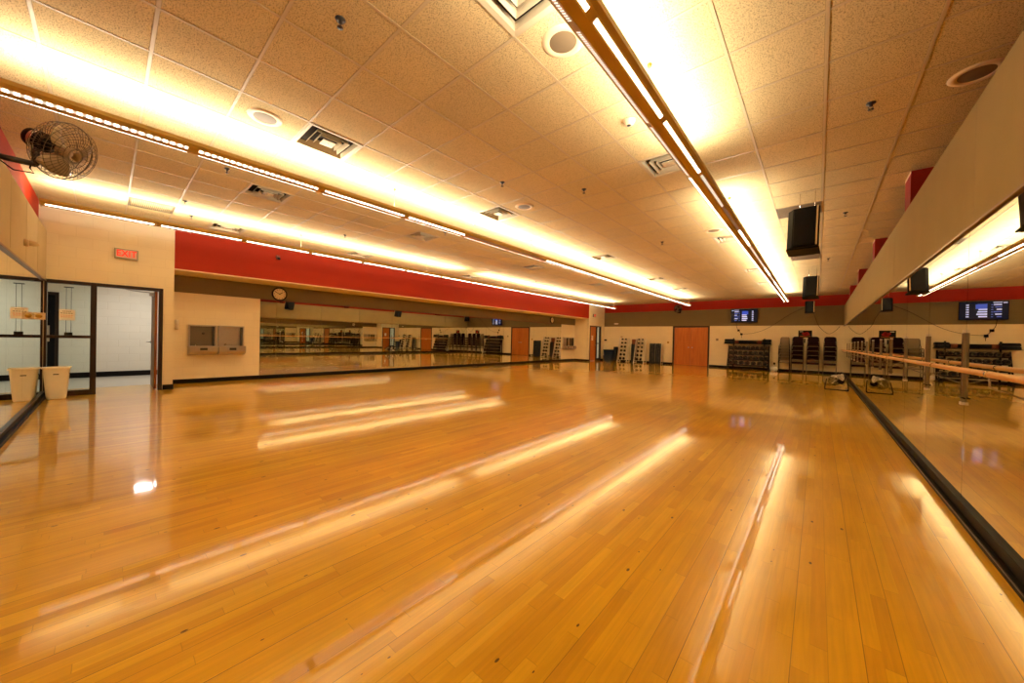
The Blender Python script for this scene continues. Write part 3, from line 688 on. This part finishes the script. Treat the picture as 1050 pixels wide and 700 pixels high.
def make_wall_fan(axis, label, loc, arm_from, cagem, R=.33, wr=.0022):
    t = thing('wall_fan', label, 'fan', loc)
    ax = Vector(axis).normalized(); Mx = frame_to((0,0,0), ax)
    b = MB(); fan_cage(b, R, .20, cagem, Mx, nw=42, wr=wr); b.build('cage', t)
    b = MB(); fan_blades(b, R, M['fanblade'], Mx); b.lathe([(0,.05),(.05,.04),(.06,-.03)], M['fanblade'], 20, Mx); o = b.build('blades', t)
    sol = o.modifiers.new('thick', 'SOLIDIFY'); sol.thickness = .003
    b = MB(); b.lathe([(0,-.31),(.05,-.305),(.085,-.28),(.095,-.25),(.095,-.15),(.08,-.12),(.03,-.10),(.02,.0)], M['blk'], 24, Mx)
    b.lathe([(.097,-.23),(.10,-.225),(.10,-.20),(.097,-.195)], M['metal'], 24, Mx); b.build('motor', t)
    j = ax * -.22
    a = Vector(arm_from) - Vector(loc)
    b = MB(); k = Vector((a.x, j.y+.0, a.z)); 
    P0, P1 = a, k
    b.tube([P0, P1], .028, M['dmetal'], 4); b.tube([P1, P1.lerp(j,.5)+Vector((0,0,-.01)), j], .022, M['dmetal'], 8)
    b.build('arm', t)
    b = MB(); b.box(a+Vector((-.09,-.0,-.12)), a+Vector((.09,.02,.12)), M['blk']); b.build('mounting_plate', t)
    b = MB(); q = [a+Vector((0,.06,-.03)), a+Vector((0,.14,-.10)), a+Vector((0,.26,-.09)), (a+k)/2+Vector((.0,.1,-.05)), P1+Vector((0,-.02,.05)), j+Vector((0,-.03,.05))]
    b.tube(q, .006, M['blk'], 6); b.build('power_cord', t)
    return t
FX = -5.9
make_wall_fan((.50,.78,-.38), 'large black caged fan bracketed high on the end wall beside the light channel', (FX,-.31,3.10), (FX-.0,-.75,2.90), M['cage_wire'], R=.29, wr=.0024)
make_wall_fan((.35,-.9,-.2), 'small dark caged fan high on the far wall above the double doors', (-6.05,21.25,3.20), (-6.1,21.68,3.10), M['dmetal'], R=.22, wr=.003)

# floor fan by the mirror foot
t = thing('floor_fan', 'black caged floor fan with pale blades, tilted on a tube stand beside the mirror base', 'fan', (.42, 14.0, 0))
Mx = frame_to((.02,.02,.33), (-.62,-.50,.60))
b = MB(); fan_cage(b, .23, .14, M['blk'], Mx, nw=22, wr=.0028); b.build('cage', t)
b = MB(); fan_blades(b, .23, M['white'], Mx); o = b.build('blades', t); o.modifiers.new('thick','SOLIDIFY').thickness = .003
b = MB(); b.lathe([(0,-.2),(.06,-.19),(.075,-.16),(.075,-.08),(.02,-.06)], M['blk'], 20, Mx); b.build('motor', t)
b = MB(); b.tube([(-.24,-.14,.014),(-.25,-.06,.06),(-.21,.06,.31)], .013, M['blk'], 8)
b.tube([(.25,-.14,.014),(.26,-.06,.06),(.24,.06,.34)], .013, M['blk'], 8)
b.tube([(-.24,-.14,.014),(.25,-.14,.014)], .014, M['blk'], 8); b.tube([(-.24,-.14,.014),(-.24,.20,.014)], .013, M['blk'], 8); b.tube([(.25,-.14,.014),(.25,.20,.014)], .013, M['blk'], 8); b.build('stand', t)

# ------------------------------------------------------------------ barre
t = thing('ballet_barre', 'long round wooden barre running the length of the mirrored wall', 'barre', (0,0,0))
BX, BZ = .705, 1.14
posts = [-.52+1.22*k for k in range(0, 18)]
posts = [y for y in posts if y < 19.2]
b = MB(); b.tube([(BX, -.6, BZ)] + [(BX, y, BZ) for y in (2,6,10,14,18)] + [(BX, 19.3, BZ)], .018, M['barre'], 16); b.build('rail', t)
proto = None
for y in posts:
    mk = MB(); mk.box((XM-.015, -.021, .865), (XM-.001, .021, 1.40), M['postmetal']); mk.box((XM-.0165, -.010, .87), (XM-.0145, -.004, 1.395), M['reddark']); mk.box((XM-.0165, .005, .87), (XM-.0145, .011, 1.395), M['dmetal'])
    mk.box((XM-.019, -.026, .845), (XM-.001, .026, .866), M['white']); mk.tube([(XM-.012,-.07,.90),(XM-.012,.07,.90)], .006, M['blk'], 8)
    mk.box((XM-.016, -.01, 1.40), (XM-.001, .01, 1.425), M['white'])
    if proto is None:
        tp = mk.build('post', t); tp.location = (0, y, 0)
        mk = MB(); mk.tube([(BX, 0, BZ-.016), (BX, 0, BZ-.065), (BX+.02, 0, BZ-.082), (XM-.017, 0, BZ-.13)], .0045, M['postmetal'], 8)
        mk.box((XM-.022,-.012,BZ-.145), (XM-.0155,.012,BZ-.115), M['chrome']); tb = mk.build('bracket_arm', t); tb.location = (0, y, 0)
        mk = MB(); mk.tube([(BX,-.014,BZ),(BX,.014,BZ)], .021, M['chrome'], 16); tcx = mk.build('clamp_ring', t); tcx.location = (0, y, 0)
        proto = (tp, tb, tcx)
    else:
        mk.bm.free()
        for q in proto:
            c = q.copy(); COL.objects.link(c); c.parent = t; c.location = (0, y, 0)

# ------------------------------------------------------------------ far wall furniture
# television
t = thing('television', 'wide black television showing blue and white rows, on the far taupe band', 'television', (-2.93, YF, 2.74))
b = MB(); b.box((-.58,-.10,-.345), (.58,-.05,.345), M['blk']); b.build('casing', t, bevel=.006)
b = MB(); b.box((-.565,-.104,-.33), (.565,-.10,.33), M['scr']); s_ = b.build('screen', t)
def bar(x0, x1, z0, z1, mm):
    b = MB(); b.box((-.565+1.13*x0, -.1055, -.33+.66*z0), (-.565+1.13*x1, -.104, -.33+.66*z1), M[mm]); b.build('screen_row', s_)
for k in range(6):
    z = .12+.135*k
    bar(.13, .13+.10+.06*((k*7)%3)/2, z, z+.06, 'scrw' if k % 2 else 'scrb')
    bar(.30, .34, z, z+.04, 'scrb')
    bar(.42, .60+.04*((k*5)%3)/2, z, z+.08, 'scrb' if k > 3 else 'scrw')
    bar(.80, .86, z, z+.07, 'scrw')
bar(.12,.30,.93,.97,'scrw'); bar(.42,.66,.60,.86,'scrb'); bar(.02,.10,.90,.95,'scrw')
b = MB(); b.box((-.12,-.05,-.12), (.12,0,.12), M['dmetal']); b.build('wall_mount', t)
# cables
def cord(name, pts, r, label, mm='blk', extra=None):
    b = MB(); P = [Vector(p) for p in pts]; Q = []
    for i in range(len(P)-1):
        p0, p1, p2, p3 = P[max(0,i-1)], P[i], P[i+1], P[min(len(P)-1,i+2)]
        for k in range(6):
            u = k/6; Q.append(.5*((2*p1) + (p2-p0)*u + (2*p0-5*p1+4*p2-p3)*u*u + (-p0+3*p1-3*p2+p3)*u**3))
    Q.append(P[-1]); b.tube(Q, r, M[mm], 6)
    if extra: extra(b)
    return tag(b.build(name), label, 'cable')
def plugs(b):
    for x, z in ((-3.16,1.99),(-3.03,1.79)): b.box((x-.05, YF-.05, z-.05), (x+.05, YF-.005, z+.05), M['blk'], )
cord('power_cord', [(-3.27,YF-.02,2.40),(-3.24,YF-.02,2.15),(-3.16,YF-.02,1.99),(-3.09,YF-.02,1.88),(-3.03,YF-.02,1.79),(-3.02,YF-.02,1.60)], .008, 'black cord with two plug bricks dangling below the television', extra=plugs)
cord('signal_cable', [(-3.03,YF-.02,1.80),(-2.5,YF-.02,1.86),(-1.9,YF-.02,2.12),(-1.1,YF-.03,2.75),(-.64,YF-.06,3.02),(-.45,YF-.5,3.08)], .007, 'thin cable rising from below the television to the smallest hanging speaker')
cord('speaker_cable', [(-.20,YF-.9,2.80),(-.12,YF-.12,2.55),(0,YF-.03,2.2),(.22,YF-.02,1.92),(.38,YF-.02,1.84),(.58,YF-.02,1.98),(.72,YF-.02,2.18)], .007, 'black cable looping down the cream wall above the chair stacks')

# barbell and dumbbell rack below the television
t = thing('weight_rack', 'wide black steel weight rack against the far wall under the television', 'rack', (-2.70, 21.42, 0))
for sx in (-.86, .86):
    b = MB(); b.box((sx-.025,-.25,0), (sx+.025,.25,.05), M['blk']); b.box((sx-.025,.17,0), (sx+.025,.22,1.2), M['blk']); b.prism([(-.25,.05),(-.2,.05),(.17,1.15),(.17,1.22)], 'x', sx-.02, sx+.02, M['blk']); b.build('side_frame', t)
SH = [(.20,-.14),(.47,-.06),(.74,.02),(1.00,.09)]
for z, y in SH:
    b = MB(); b.box((-.86, y-.09, z-.02), (.86, y-.07, z+.02), M['blk']); b.box((-.86, y+.07, z-.0), (.86, y+.09, z+.04), M['blk']); b.build('shelf', t)
for sx in (-.66, .66):
    b = MB(); b.box((sx-.025,.20,0), (sx+.025,.245,1.58), M['blk']); b.build('upright', t)
b = MB(); b.box((-.86,.10,1.175), (.86,.13,1.2), M['chairmetal']); b.build('top_rail', t)
def make_db(R, Lh, name='dumbbell'):
    t = thing(name, '', 'dumbbell')
    b = MB(); b.tube([(0,-Lh*.5,0),(0,Lh*.5,0)], .016, M['chrome'], 10); b.build('handle', t)
    for s in (-1, 1):
        Mx = frame_to((0, s*Lh*.5, 0), (0, s, 0)); b = MB(); b.lathe([(.02,-.045),(R*.9,-.045),(R,-.035),(R,.025),(R*.88,.04),(R*.4,.042),(R*.36,.034),(0,.034)], M['dumb'], 16, Mx)
        b.lathe([(R*.66,.0425),(R*.70,.044),(R*.78,.044),(R*.82,.0425)], M['chairmetal'], 16, Mx); b.build('head', t)
    return t
names = ['lowest','second lowest','second highest','highest']
for k, (z, y) in enumerate(SH):
    R = (.105,.098,.090,.082)[k]; n = (7,8,8,9)[k]; p = make_db(R, .17)
    for i in range(n):
        x = -2.70 - .76 + 1.52*i/(n-1)
        o = p if i == 0 else dup(p)
        o.location = (x, 21.42+y, z+.02+R*.86); o['label'] = 'round-headed black dumbbell seen end-on along the %s shelf of the wide rack' % names[k]; o['group'] = 'dumbbells on the %s shelf of the wide rack' % names[k]
# step platforms on top
def step(x0, x1, y0, y1, z0, z1, label):
    t = thing('step_platform', label, 'exercise step', ((x0+x1)/2, (y0+y1)/2, z0))
    w, d, h = (x1-x0)/2, (y1-y0)/2, z1-z0
    b = MB(); b.prism([(-d,0),(d,0),(d-.03,h*.85),(-d+.03,h*.85)], 'x', -w, w, M['blk']); b.build('body', t, bevel=.005)
    b = MB(); b.box((-w+.02,-d+.04,h*.85), (w-.02,d-.04,h), M['mat']); b.build('tread', t)
    return t
step(-3.72,-3.30,21.28,21.62,1.42,1.53,'short black exercise step, upper one at the door side of the weight rack')
step(-3.73,-3.31,21.28,21.62,1.30,1.415,'short black exercise step, lower one at the door side of the weight rack')
step(-2.10,-1.74,21.28,21.62,1.42,1.53,'short black exercise step, upper one at the chair side of the weight rack')
step(-2.11,-1.75,21.28,21.62,1.30,1.415,'short black exercise step, lower one at the chair side of the weight rack')
t = thing('foam_roller', 'long dark horizontal roller with red end bands across the top of the weight rack', 'roller', (-2.70,21.45,1.37))
b = MB(); b.tube([(-.58,0,.02),(.58,0,.02)], .085, M['blk'], 16); b.build('roll', t)
for s in (-1, 1):
    b = MB(); b.tube([(s*.40,0,.02),(s*.56,0,.02)], .087, M['reddark'], 16); b.build('end_band', t)
b = MB(); b.box((-3.76,21.26,1.275),(-1.72,21.66,1.298),M['blk']); tag(b.build('wall_shelf', bevel=.003), 'narrow metal shelf on the rack uprights carrying the black steps', 'shelf')
# plastic bag
b = MB(); bm_ = b.bm; bmesh.ops.create_icosphere(bm_, subdivisions=3, radius=.16)
for v in bm_.verts:
    n = math.sin(v.co.x*40)*math.cos(v.co.y*33+v.co.z*21)*.012
    v.co *= 1 + n/.16; v.co.z = max(v.co.z, -.10)*.85; v.co.x *= 1.05
b.mi(M['bag']); b.tube([(0,0,.10),(.02,0,.17),(.05,.0,.2)], [.03,.02,.045], M['bag'], 8)
tag(b.build('plastic_bag', loc=(-1.62,21.42,.088)), 'crumpled white plastic bag on the floor between weight rack and chair stacks', 'bag')
b = MB(); b.box((-1.66,21.67,.30),(-1.58,21.698,.40),M['blk']); tag(b.build('wall_outlet', bevel=.003), 'small black outlet low on the cream wall above the plastic bag', 'outlet')

# chairs
def banquet_chair():
    t = thing('stacking_chair', '', 'chair')
    w = .215
    b = MB(); b.prism(rounded(-w,-.24,w,.20,.05), 'z', .43, .49, M['maroon']); b.build('seat', t, bevel=.012)
    b = MB(); P = []
    for x, z in rounded(-.20,.60,.20,.88,.09): P.append((x, z))
    tl = Matrix.Translation((0,.235,.0)) @ Matrix.Rotation(math.radians(-6), 4, 'X')
    b.prism(P, 'y', -.02, .025, M['maroon'], M=tl); b.build('backrest', t, bevel=.008)
    for s in (-1, 1):
        b = MB(); b.tube([(s*w,-.21,.43),(s*(w+.005),-.24,.0)], .012, M['chairmetal'], 6); b.build('leg', t)
        b = MB(); b.tube([(s*w,.19,.43),(s*(w+.005),.26,.0)], .012, M['chairmetal'], 6); b.build('leg', t)
        b = MB(); b.tube([(s*w,.19,.43),(s*(w-.005),.24,.60),(s*.195,.30,.82)], .012, M['chairmetal'], 6); b.build('back_post', t)
    b = MB(); b.box((-w,-.235,.405),(w,-.215,.43),M['chairmetal']); b.box((-w,.19,.405),(w,.21,.43),M['chairmetal']); b.box((-w,-.22,.405),(-w+.02,.2,.43),M['chairmetal']); b.box((w-.02,-.22,.405),(w,.2,.43),M['chairmetal']); b.build('seat_frame', t)
    return t
def tan_chair():
    t = thing('stacking_chair', '', 'chair')
    w = .20
    b = MB(); b.prism(rounded(-w,-.22,w,.19,.05), 'z', .435, .455, M['tan']); b.build('seat', t, bevel=.006)
    b = MB(); tl = Matrix.Translation((0,.225,0)) @ Matrix.Rotation(math.radians(-6), 4, 'X'); b.prism(rounded(-.16,.56,.16,.86,.04), 'y', -.01, .01, M['tan'], M=tl); b.build('backrest', t, bevel=.004)
    for s in (-1, 1):
        b = MB(); b.tube([(s*w,-.20,.43),(s*(w+.01),-.23,.0)], .011, M['dmetal'], 6); b.build('leg', t)
        b = MB(); b.tube([(s*w,.18,.43),(s*(w+.01),.25,.0)], .011, M['dmetal'], 6); b.build('leg', t)
        b = MB(); b.tube([(s*w,.18,.43),(s*.165,.24,.60),(s*.16,.29,.80)], .011, M['dmetal'], 6); b.build('back_post', t)
    b = MB(); b.tube([(-w,-.21,.425),(w,-.21,.425)], .010, M['chairmetal'], 6); b.tube([(-w,.19,.425),(w,.19,.425)], .010, M['chairmetal'], 6); b.build('seat_frame', t)
    return t
five = ['lowest chair', 'second chair from the floor', 'middle chair', 'second chair from the top', 'topmost chair']
seven = ['lowest chair', 'second chair from the floor', 'third chair from the floor', 'middle chair', 'third chair from the top', 'second chair from the top', 'topmost chair']
bc = banquet_chair(); first = True
for x, where in ((-.73,'maroon stack beside the tan chairs'), (-.17,'maroon stack in the middle of the three'), (.41,'maroon stack nearest the mirror wall')):
    for k in range(5):
        o = bc if first else dup(bc); first = False
        o.location = (x+.004*((k*3)%3-1), 21.36-.018*k, .205*k); o['label'] = '%s of the %s' % (five[k], where); o['group'] = 'stacked maroon chairs on the far wall'
tcx = tan_chair()
for k in range(7):
    o = tcx if k == 0 else dup(tcx)
    o.location = (-1.22+.003*(k%3), 21.38-.012*k, .135*k); o['label'] = '%s of the tan-backed stack beside the weight rack' % seven[k]; o['group'] = 'stacked tan chairs on the far wall'
# poster
t = thing('wall_poster', 'black poster with a red shape on the cream wall above the chair stacks', 'poster', (-.48, YF-.004, 1.82))
b = MB(); b.box((-.25,-.004,-.17), (.25,0,.17), M['ink']); b.build('sheet', t)
b = MB()
for x, z, r in ((.0,.0,.075),(.07,.03,.07),(-.06,.03,.05),(.12,-.01,.05),(.03,-.06,.06),(.06,.07,.04)):
    b.lathe([(0,.0015),(r,.0015),(r,0)], M['redp'], 18, frame_to((x,-.004,z),(0,-1,0)))
b.box((-.20,-.0055,.10),(-.08,-.004,.13),M['paper']); b.box((-.20,-.0055,-.12),(.2,-.004,-.10),M['orange']); b.build('print', t)
t = thing('wall_telephone', 'small black and white box between the maroon stacks below the poster', 'telephone', (-.46, YF, 1.50))
b = MB(); b.box((-.07,-.06,-.11), (.07,0,.11), M['white']); b.build('body', t, bevel=.006)
b = MB(); b.tube([(-.03,-.085,-.09),(-.03,-.10,0),(-.03,-.085,.09)], .022, M['blk'], 8); b.build('handset', t)

# A-frame dumbbell racks
def aframe(x, lab, where):
    t = thing('dumbbell_rack', lab, 'rack', (x, 21.42, 0))
    for s in (-1, 1):
        b = MB(); b.prism([(-.26,0),(-.20,0),(.16,1.5),(.11,1.5)], 'x', s*.30-.02, s*.30+.02, M['white']); b.prism([(.16,0),(.22,0),(.17,1.5),(.12,1.5)], 'x', s*.30-.02, s*.30+.02, M['white'])
        b.box((s*.30-.025,-.28,0),(s*.30+.025,.24,.04),M['white']); b.build('side_frame', t)
    tiers = [.13,.38,.63,.88,1.13,1.36]
    tn = ['bottom','second lowest','third lowest','third highest','second highest','top']
    for k, z in enumerate(tiers):
        yf = -.23 + .36*z/1.5
        b = MB(); b.box((-.30, yf-.07, z-.012), (.30, yf-.05, z+.012), M['white']); b.box((-.30, yf+.05, z-.012), (.30, yf+.07, z+.012), M['white']); b.build('tier', t)
    protos = []
    for k, z in enumerate(tiers):
        yf = -.23 + .36*z/1.5; R = .085-.006*k
        p = make_db(R, .23); p.rotation_euler = (0,0,PI/2)
        p.location = (x, 21.42+yf, z+R*.95); p['label'] = 'black dumbbell on the %s tier of the white rack %s' % (tn[k], where); p['group'] = 'dumbbells on the white frame racks'
aframe(-9.28, 'white frame dumbbell rack nearer the far side door', 'nearer the far side door')
aframe(-8.22, 'white frame dumbbell rack nearer the double doors', 'nearer the double doors')
# mats standing between and beside the racks
def exmat(x, w, h, y, lean, label, mm='mat', grp=None):
    b = MB(); b.box((-w/2, -.02, 0), (w/2, .02, h), M[mm]); o = tag(b.build('exercise_mat', bevel=.008), label, 'exercise mat', grp)
    o.location = (x, y, 0.004); o.rotation_euler = (-lean, 0, 0); return o
for k in range(3):
    exmat(-8.76+.10*k, .09, 1.12, 21.44, .06, 'narrow slate mat standing folded between the two white dumbbell racks', 'mat', 'mats between the white racks')
exmat(-8.66, .34, 1.42, 21.60, .03, 'brown board leaning behind the slate mats between the white racks', 'reddark')
for k in range(6):
    exmat(-7.62+.115*k, .10, 1.20-.01*(k%2), 21.44-.01*(k%3), .05, 'dark folded mat standing upright in the row left of the double doors'.replace('left of','beside'), 'mat', 'row of dark mats beside the double doors')
t = thing('mat_rack', 'thin white upright frame at the end of the dark mat row', 'rack', (-6.93, 21.42, 0))
b = MB(); b.tube([(0,-.16,.012),(0,-.12,1.14),(0,.16,1.14),(0,.2,.012)], .013, M['white'], 8); b.build('hoop', t)
b = MB(); b.tube([(0,-.17,.013),(0,.2,.013)], .013, M['white'], 8); b.build('foot', t)
# blue-black storage bin and box
t = thing('storage_bin', 'dark blue lidded storage bin on the floor near the far side door', 'bin', (-10.22, 21.38, 0))
b = MB(); b.prism([(-.24,0),(.24,0),(.29,.66),(-.29,.66)], 'y', -.22, .22, M['blue']); b.build('body', t, bevel=.01)
b = MB(); b.box((-.31,-.24,.66), (.31,.24,.72), M['blk']); b.build('lid', t, bevel=.01)
b = MB(); b.tube([(-.14,-.225,.5),(-.14,-.25,.5),(.14,-.25,.5),(.14,-.225,.5)], .012, M['blk'], 6); b.build('handle', t)
t = thing('black_speaker_box', 'tall narrow black box between the blue bin and the first white rack', 'box', (-9.80, 21.45, 0))
b = MB(); b.box((-.09,-.15,0), (.09,.15,.92), M['blk']); b.build('body', t, bevel=.008)
b = MB(); b.box((-.075,-.156,.06), (.075,-.15,.86), M['mat']); b.build('front_cloth', t)
b = MB(); b.box((-10.62,21.3,0),(-10.54,21.6,.34),M['chairmetal']); b.box((-10.62,21.3,.30),(-10.50,21.6,.34),M['chairmetal']); tag(b.build('metal_bracket', bevel=.004),'small grey metal stand in the corner beside the blue bin','stand')

# plates and small devices
def plate(name, a, c, mm, label, cat):
    b = MB(); b.box(a, c, M[mm]); xc, zc = (a[0]+c[0])/2, (a[2]+c[2])/2
    b.box((xc-.012, a[1]-.008, zc-.02), (xc+.012, a[1], zc+.02), M['blk']); return tag(b.build(name, bevel=.002), label, cat)
plate('light_switch', (-6.73,YF-.012,1.22), (-6.63,YF,1.34), 'brass', 'brown switch plate on the cream wall beside the double doors', 'switch')
plate('light_switch', (-10.74,YF-.02,1.29), (-10.56,YF,1.39), 'dmetal', 'dark switch box on the far wall above the blue bin', 'switch')
plate('wall_plate', (-4.20,YF-.012,1.43), (-4.08,YF,1.55), 'tan', 'tan wall plate between the double doors and the weight rack', 'switch')
plate('wall_plate', (-9.62,YF-.02,1.52), (-9.44,YF,1.62), 'cream_pl', 'cream wall plate just above the first white dumbbell rack', 'switch')
b = MB(); b.lathe([(0,.06),(.05,.055),(.10,.03),(.11,0)], M['white'], 20, Matrix.Translation((-9.93,YF,2.41)) @ Matrix.Rotation(PI/2, 4, 'X') @ Matrix.Diagonal((1.5,.35,.6,1))); tag(b.build('wall_strobe'), 'small white oval lamp on the taupe band above the dumbbell racks', 'lamp')

# ------------------------------------------------------------------ EXIT signs
def text_mesh(txt, size, ext, mat, name, parent, Mx):
    cu = bpy.data.curves.new(name, 'FONT'); cu.body = txt; cu.size = size; cu.extrude = ext; cu.align_x = 'CENTER'; cu.align_y = 'CENTER'; cu.offset = size*.02
    tmp = bpy.data.objects.new('tmp', cu); COL.objects.link(tmp); dg = bpy.context.evaluated_depsgraph_get()
    me = bpy.data.meshes.new_from_object(tmp.evaluated_get(dg)); bpy.data.objects.remove(tmp); bpy.data.curves.remove(cu)
    me.materials.clear(); me.materials.append(mat); me.transform(Mx); me.name = name
    o = bpy.data.objects.new(name, me); COL.objects.link(o); o.parent = parent; return o
def exit_sign(loc, lab):
    t = thing('exit_sign', lab, 'sign', loc)
    b = MB(); b.box((0,-.165,-.10), (.055,.165,.10), M['exitbox']); b.build('housing', t, bevel=.006)
    b = MB(); b.box((.055,-.14,-.078), (.060,.14,.078), M['exitface']); b.build('face_panel', t)
    Mx = Matrix.Translation((.0615,0,0)) @ Matrix(((0,0,1,0),(1,0,0,0),(0,1,0,0),(0,0,0,1))) @ Matrix.Diagonal((.88,1.15,1,1))
    text_mesh('EXIT', .155, .0015, M['exitred'], 'lettering', t, Mx)
exit_sign((XA, .245, 2.83), 'red lettered EXIT sign on the cream wall above the open doorway')
exit_sign((XA, 20.25, 2.87), 'small red EXIT sign above the far side door')

# clock
def clock(loc, lab):
    t = thing('wall_clock', lab, 'clock', loc)
    Mx = frame_to((0,0,0), (1,0,0))
    b = MB(); b.lathe([(0,0),(.19,0),(.19,.04),(.165,.05),(.158,.03)], M['blk'], 36, Mx); b.build('rim', t)
    b = MB(); b.lathe([(0,.03),(.16,.03)], M['face'], 36, Mx)
    b.build('dial', t)
    b = MB()
    for k in range(12):
        a = 2*PI*k/12; R_ = Matrix.Rotation(a, 4, 'X')
        b.box((.031,-.006,.115), (.0325,.006,.145), M['ink'], R_)
    b.build('hour_marks', t)
    for a, l, w in ((math.radians(-55), .09, .008), (math.radians(62), .13, .006)):
        b = MB(); b.box((.034,-w,-.02), (.036,w,l), M['ink'], Matrix.Rotation(a, 4, 'X')); b.build('hand', t)
    return t
clock((XB+.02, 3.24, 2.41), 'round black-rimmed clock on the taupe band above the first recess mirror')
c2 = clock((XB+.001, 17.0, 2.42), 'small round clock at the far end of the taupe band')
b = MB(); b.box((0,-.04,-.05),(.05,.04,.05),M['reddark']); b.tube([(.05,0,-.02),(.11,.02,-.05)], .022, M['blk'], 10); tag(b.build('wall_strobe', loc=(XA, 2.92, 3.27)), 'tiny dark red alarm device on the red soffit above the clock', 'alarm')

# drinking fountains
def fountain(y0, y1, lab, plain):
    w = (y1-y0)/2
    t = thing('drinking_fountain', lab, 'drinking fountain', (XB, (y0+y1)/2, .69))
    h = .76
    b = MB()
    for a, c in (((0,-w,.22),(.085,-w+.03,h)), ((0,w-.03,.22),(.085,w,h)), ((0,-w+.03,h-.03),(.085,w-.03,h))): b.box(a, c, M['metal'])
    b.build('recess_frame', t, bevel=.003)
    b = MB(); b.box((.001,-w+.035,.2), (.006,w-.035,h-.035), M['metal'] if plain else M['chairmetal'])
    b.box((.006,w-.075,.2), (.07,w-.031,h-.032), M['dmetal']); b.build('back_panel', t)  # charcoal strip paints in the shade along one side of the recess
    b = MB(); b.prism([(0,0),(.24,.05),(.27,.10),(.27,.235),(.25,.24),(.22,.20),(.04,.19),(0,.24)], 'y', -w-.01, w+.01, M['metal']); b.build('basin', t, bevel=.006)
    b = MB(); b.tube([(.06,-w*.5,.20),(.06,-w*.5,.27),(.09,-w*.45,.29)], .013, M['chrome'], 8); b.build('spout', t)
    b = MB(); b.box((.268,-.07,.13), (.278,.07,.19), M['dmetal']); b.build('push_bar', t)
    if not plain:
        b = MB(); b.lathe([(0,.0),(.03,.0),(.03,.02),(0,.025)], M['dmetal'], 12, frame_to((.006,.02,.55),(1,0,0))); b.build('sensor', t)
    return t
fountain(1.31, 1.84, 'stainless drinking fountain with a dark sensor, nearer the open doorway', False)
fountain(1.88, 2.42, 'stainless drinking fountain beside the first recess mirror', True)
fountain(18.15, 18.74, 'far stainless drinking fountain next to the last recess mirror', True)
fountain(18.80, 19.38, 'far stainless drinking fountain next to the wall corner', False)
b = MB(); b.lathe([(0,0),(.035,0),(.04,.10),(.04,.22),(0,.23)], M['white'], 16); tag(b.build('cup_dispenser', loc=(XB+.05, 1.10, 1.33)), 'narrow white cup dispenser on the wall beside the first fountain', 'dispenser')

# waste bin
t = thing('waste_bin', 'cream open-topped waste bin with a black slot, in the corner by the sidelight', 'bin', (-10.46, -.597, 0), 0)
def ringp(w, d, z, r=.05): return [(x, y, z) for x, y in rounded(-w, -d, w, d, r, 4)]
b = MB()
L1 = [ringp(.105,.105,0.0), ringp(.115,.115,.02), ringp(.15,.15,.55), ringp(.168,.168,.555), ringp(.168,.168,.575), ringp(.158,.158,.575), ringp(.145,.145,.54), ringp(.11,.11,.02)]
V = [[b.bm.verts.new(p) for p in r] for r in L1]
for A, B_ in zip(V, V[1:]):
    for k in range(len(A)): b._face([A[k], A[(k+1)%len(A)], B_[(k+1)%len(A)], B_[k]], M['bin'], False)
b._face(V[0][::-1], M['bin']); b._face(V[-1], M['bin']); b.build('body', t)
for a in (0, PI/2, PI, -PI/2):
    b = MB(); b.box((.142,-.032,.445), (.1475,.032,.462), M['blk'], Matrix.Rotation(a, 4, 'Z')); b.build('grip_slot', t)
# sensor and small beige box near the mirror corner
t = thing('wall_sensor', 'beige cylindrical spot sensor on the end wall panel above the mirror', 'sensor', (-8.12, -.748, 2.43))
b = MB(); b.lathe([(0,0),(.05,0),(.05,.035),(.04,.04),(.0,.04)], M['cream_pl'], 20, frame_to((0,0,0),(0,1,0))); b.build('mount', t)
b = MB(); b.lathe([(.0,0),(.036,0),(.034,.05),(.014,.09),(0,.095)], M['cream_pl'], 20, frame_to((0,.035,0),(.1,1,-.15))); b.build('head', t)
t = thing('door_chime_box', 'small tan metal box with a brass emblem sticking out of the corner mirror', 'box', (-9.45, YB, 1.47))
b = MB(); b.box((-.04,0,-.055), (.04,.11,.055), M['cream_pl']); b.build('body', t, bevel=.005)
b = MB(); b.lathe([(0,.010),(.030,.008),(.034,0)], M['brass'], 18, frame_to((.04,.05,0),(1,0,0))); b.build('emblem', t)

# ------------------------------------------------------------------ world, camera, view
w = bpy.data.worlds.new('world'); sc.world = w; w.use_nodes = True
w.node_tree.nodes['Background'].inputs[0].default_value = (.05,.04,.03,1); w.node_tree.nodes['Background'].inputs[1].default_value = .3
cam = bpy.data.cameras.new('camera'); co = bpy.data.objects.new('camera', cam); COL.objects.link(co); sc.camera = co
R = Matrix(((.7542550288,-.0218097840,.6562192354),(.6561915529,-.0094040191,-.7545357581),(.0226273601,.9997179091,.0072183674)))
co.matrix_world = Matrix.Translation((0,0,1.275)) @ R.to_4x4()
cam.sensor_width = 36; cam.lens = 36*361.06/1050; cam.clip_start = .02; cam.clip_end = 100
sc.view_settings.view_transform = 'Standard'; sc.view_settings.look = 'None'; sc.view_settings.gamma = 1; sc.view_settings.use_curve_mapping = False
sc.view_settings.exposure = .0
cy = sc.cycles
cy.max_bounces = 14; cy.diffuse_bounces = 6; cy.glossy_bounces = 8; cy.transmission_bounces = 8; cy.transparent_max_bounces = 8
cy.caustics_reflective = True; cy.blur_glossy = .3; cy.sample_clamp_indirect = 8
cy.use_denoising = True
try: cy.denoiser = 'OPENIMAGEDENOISE'
except Exception: pass
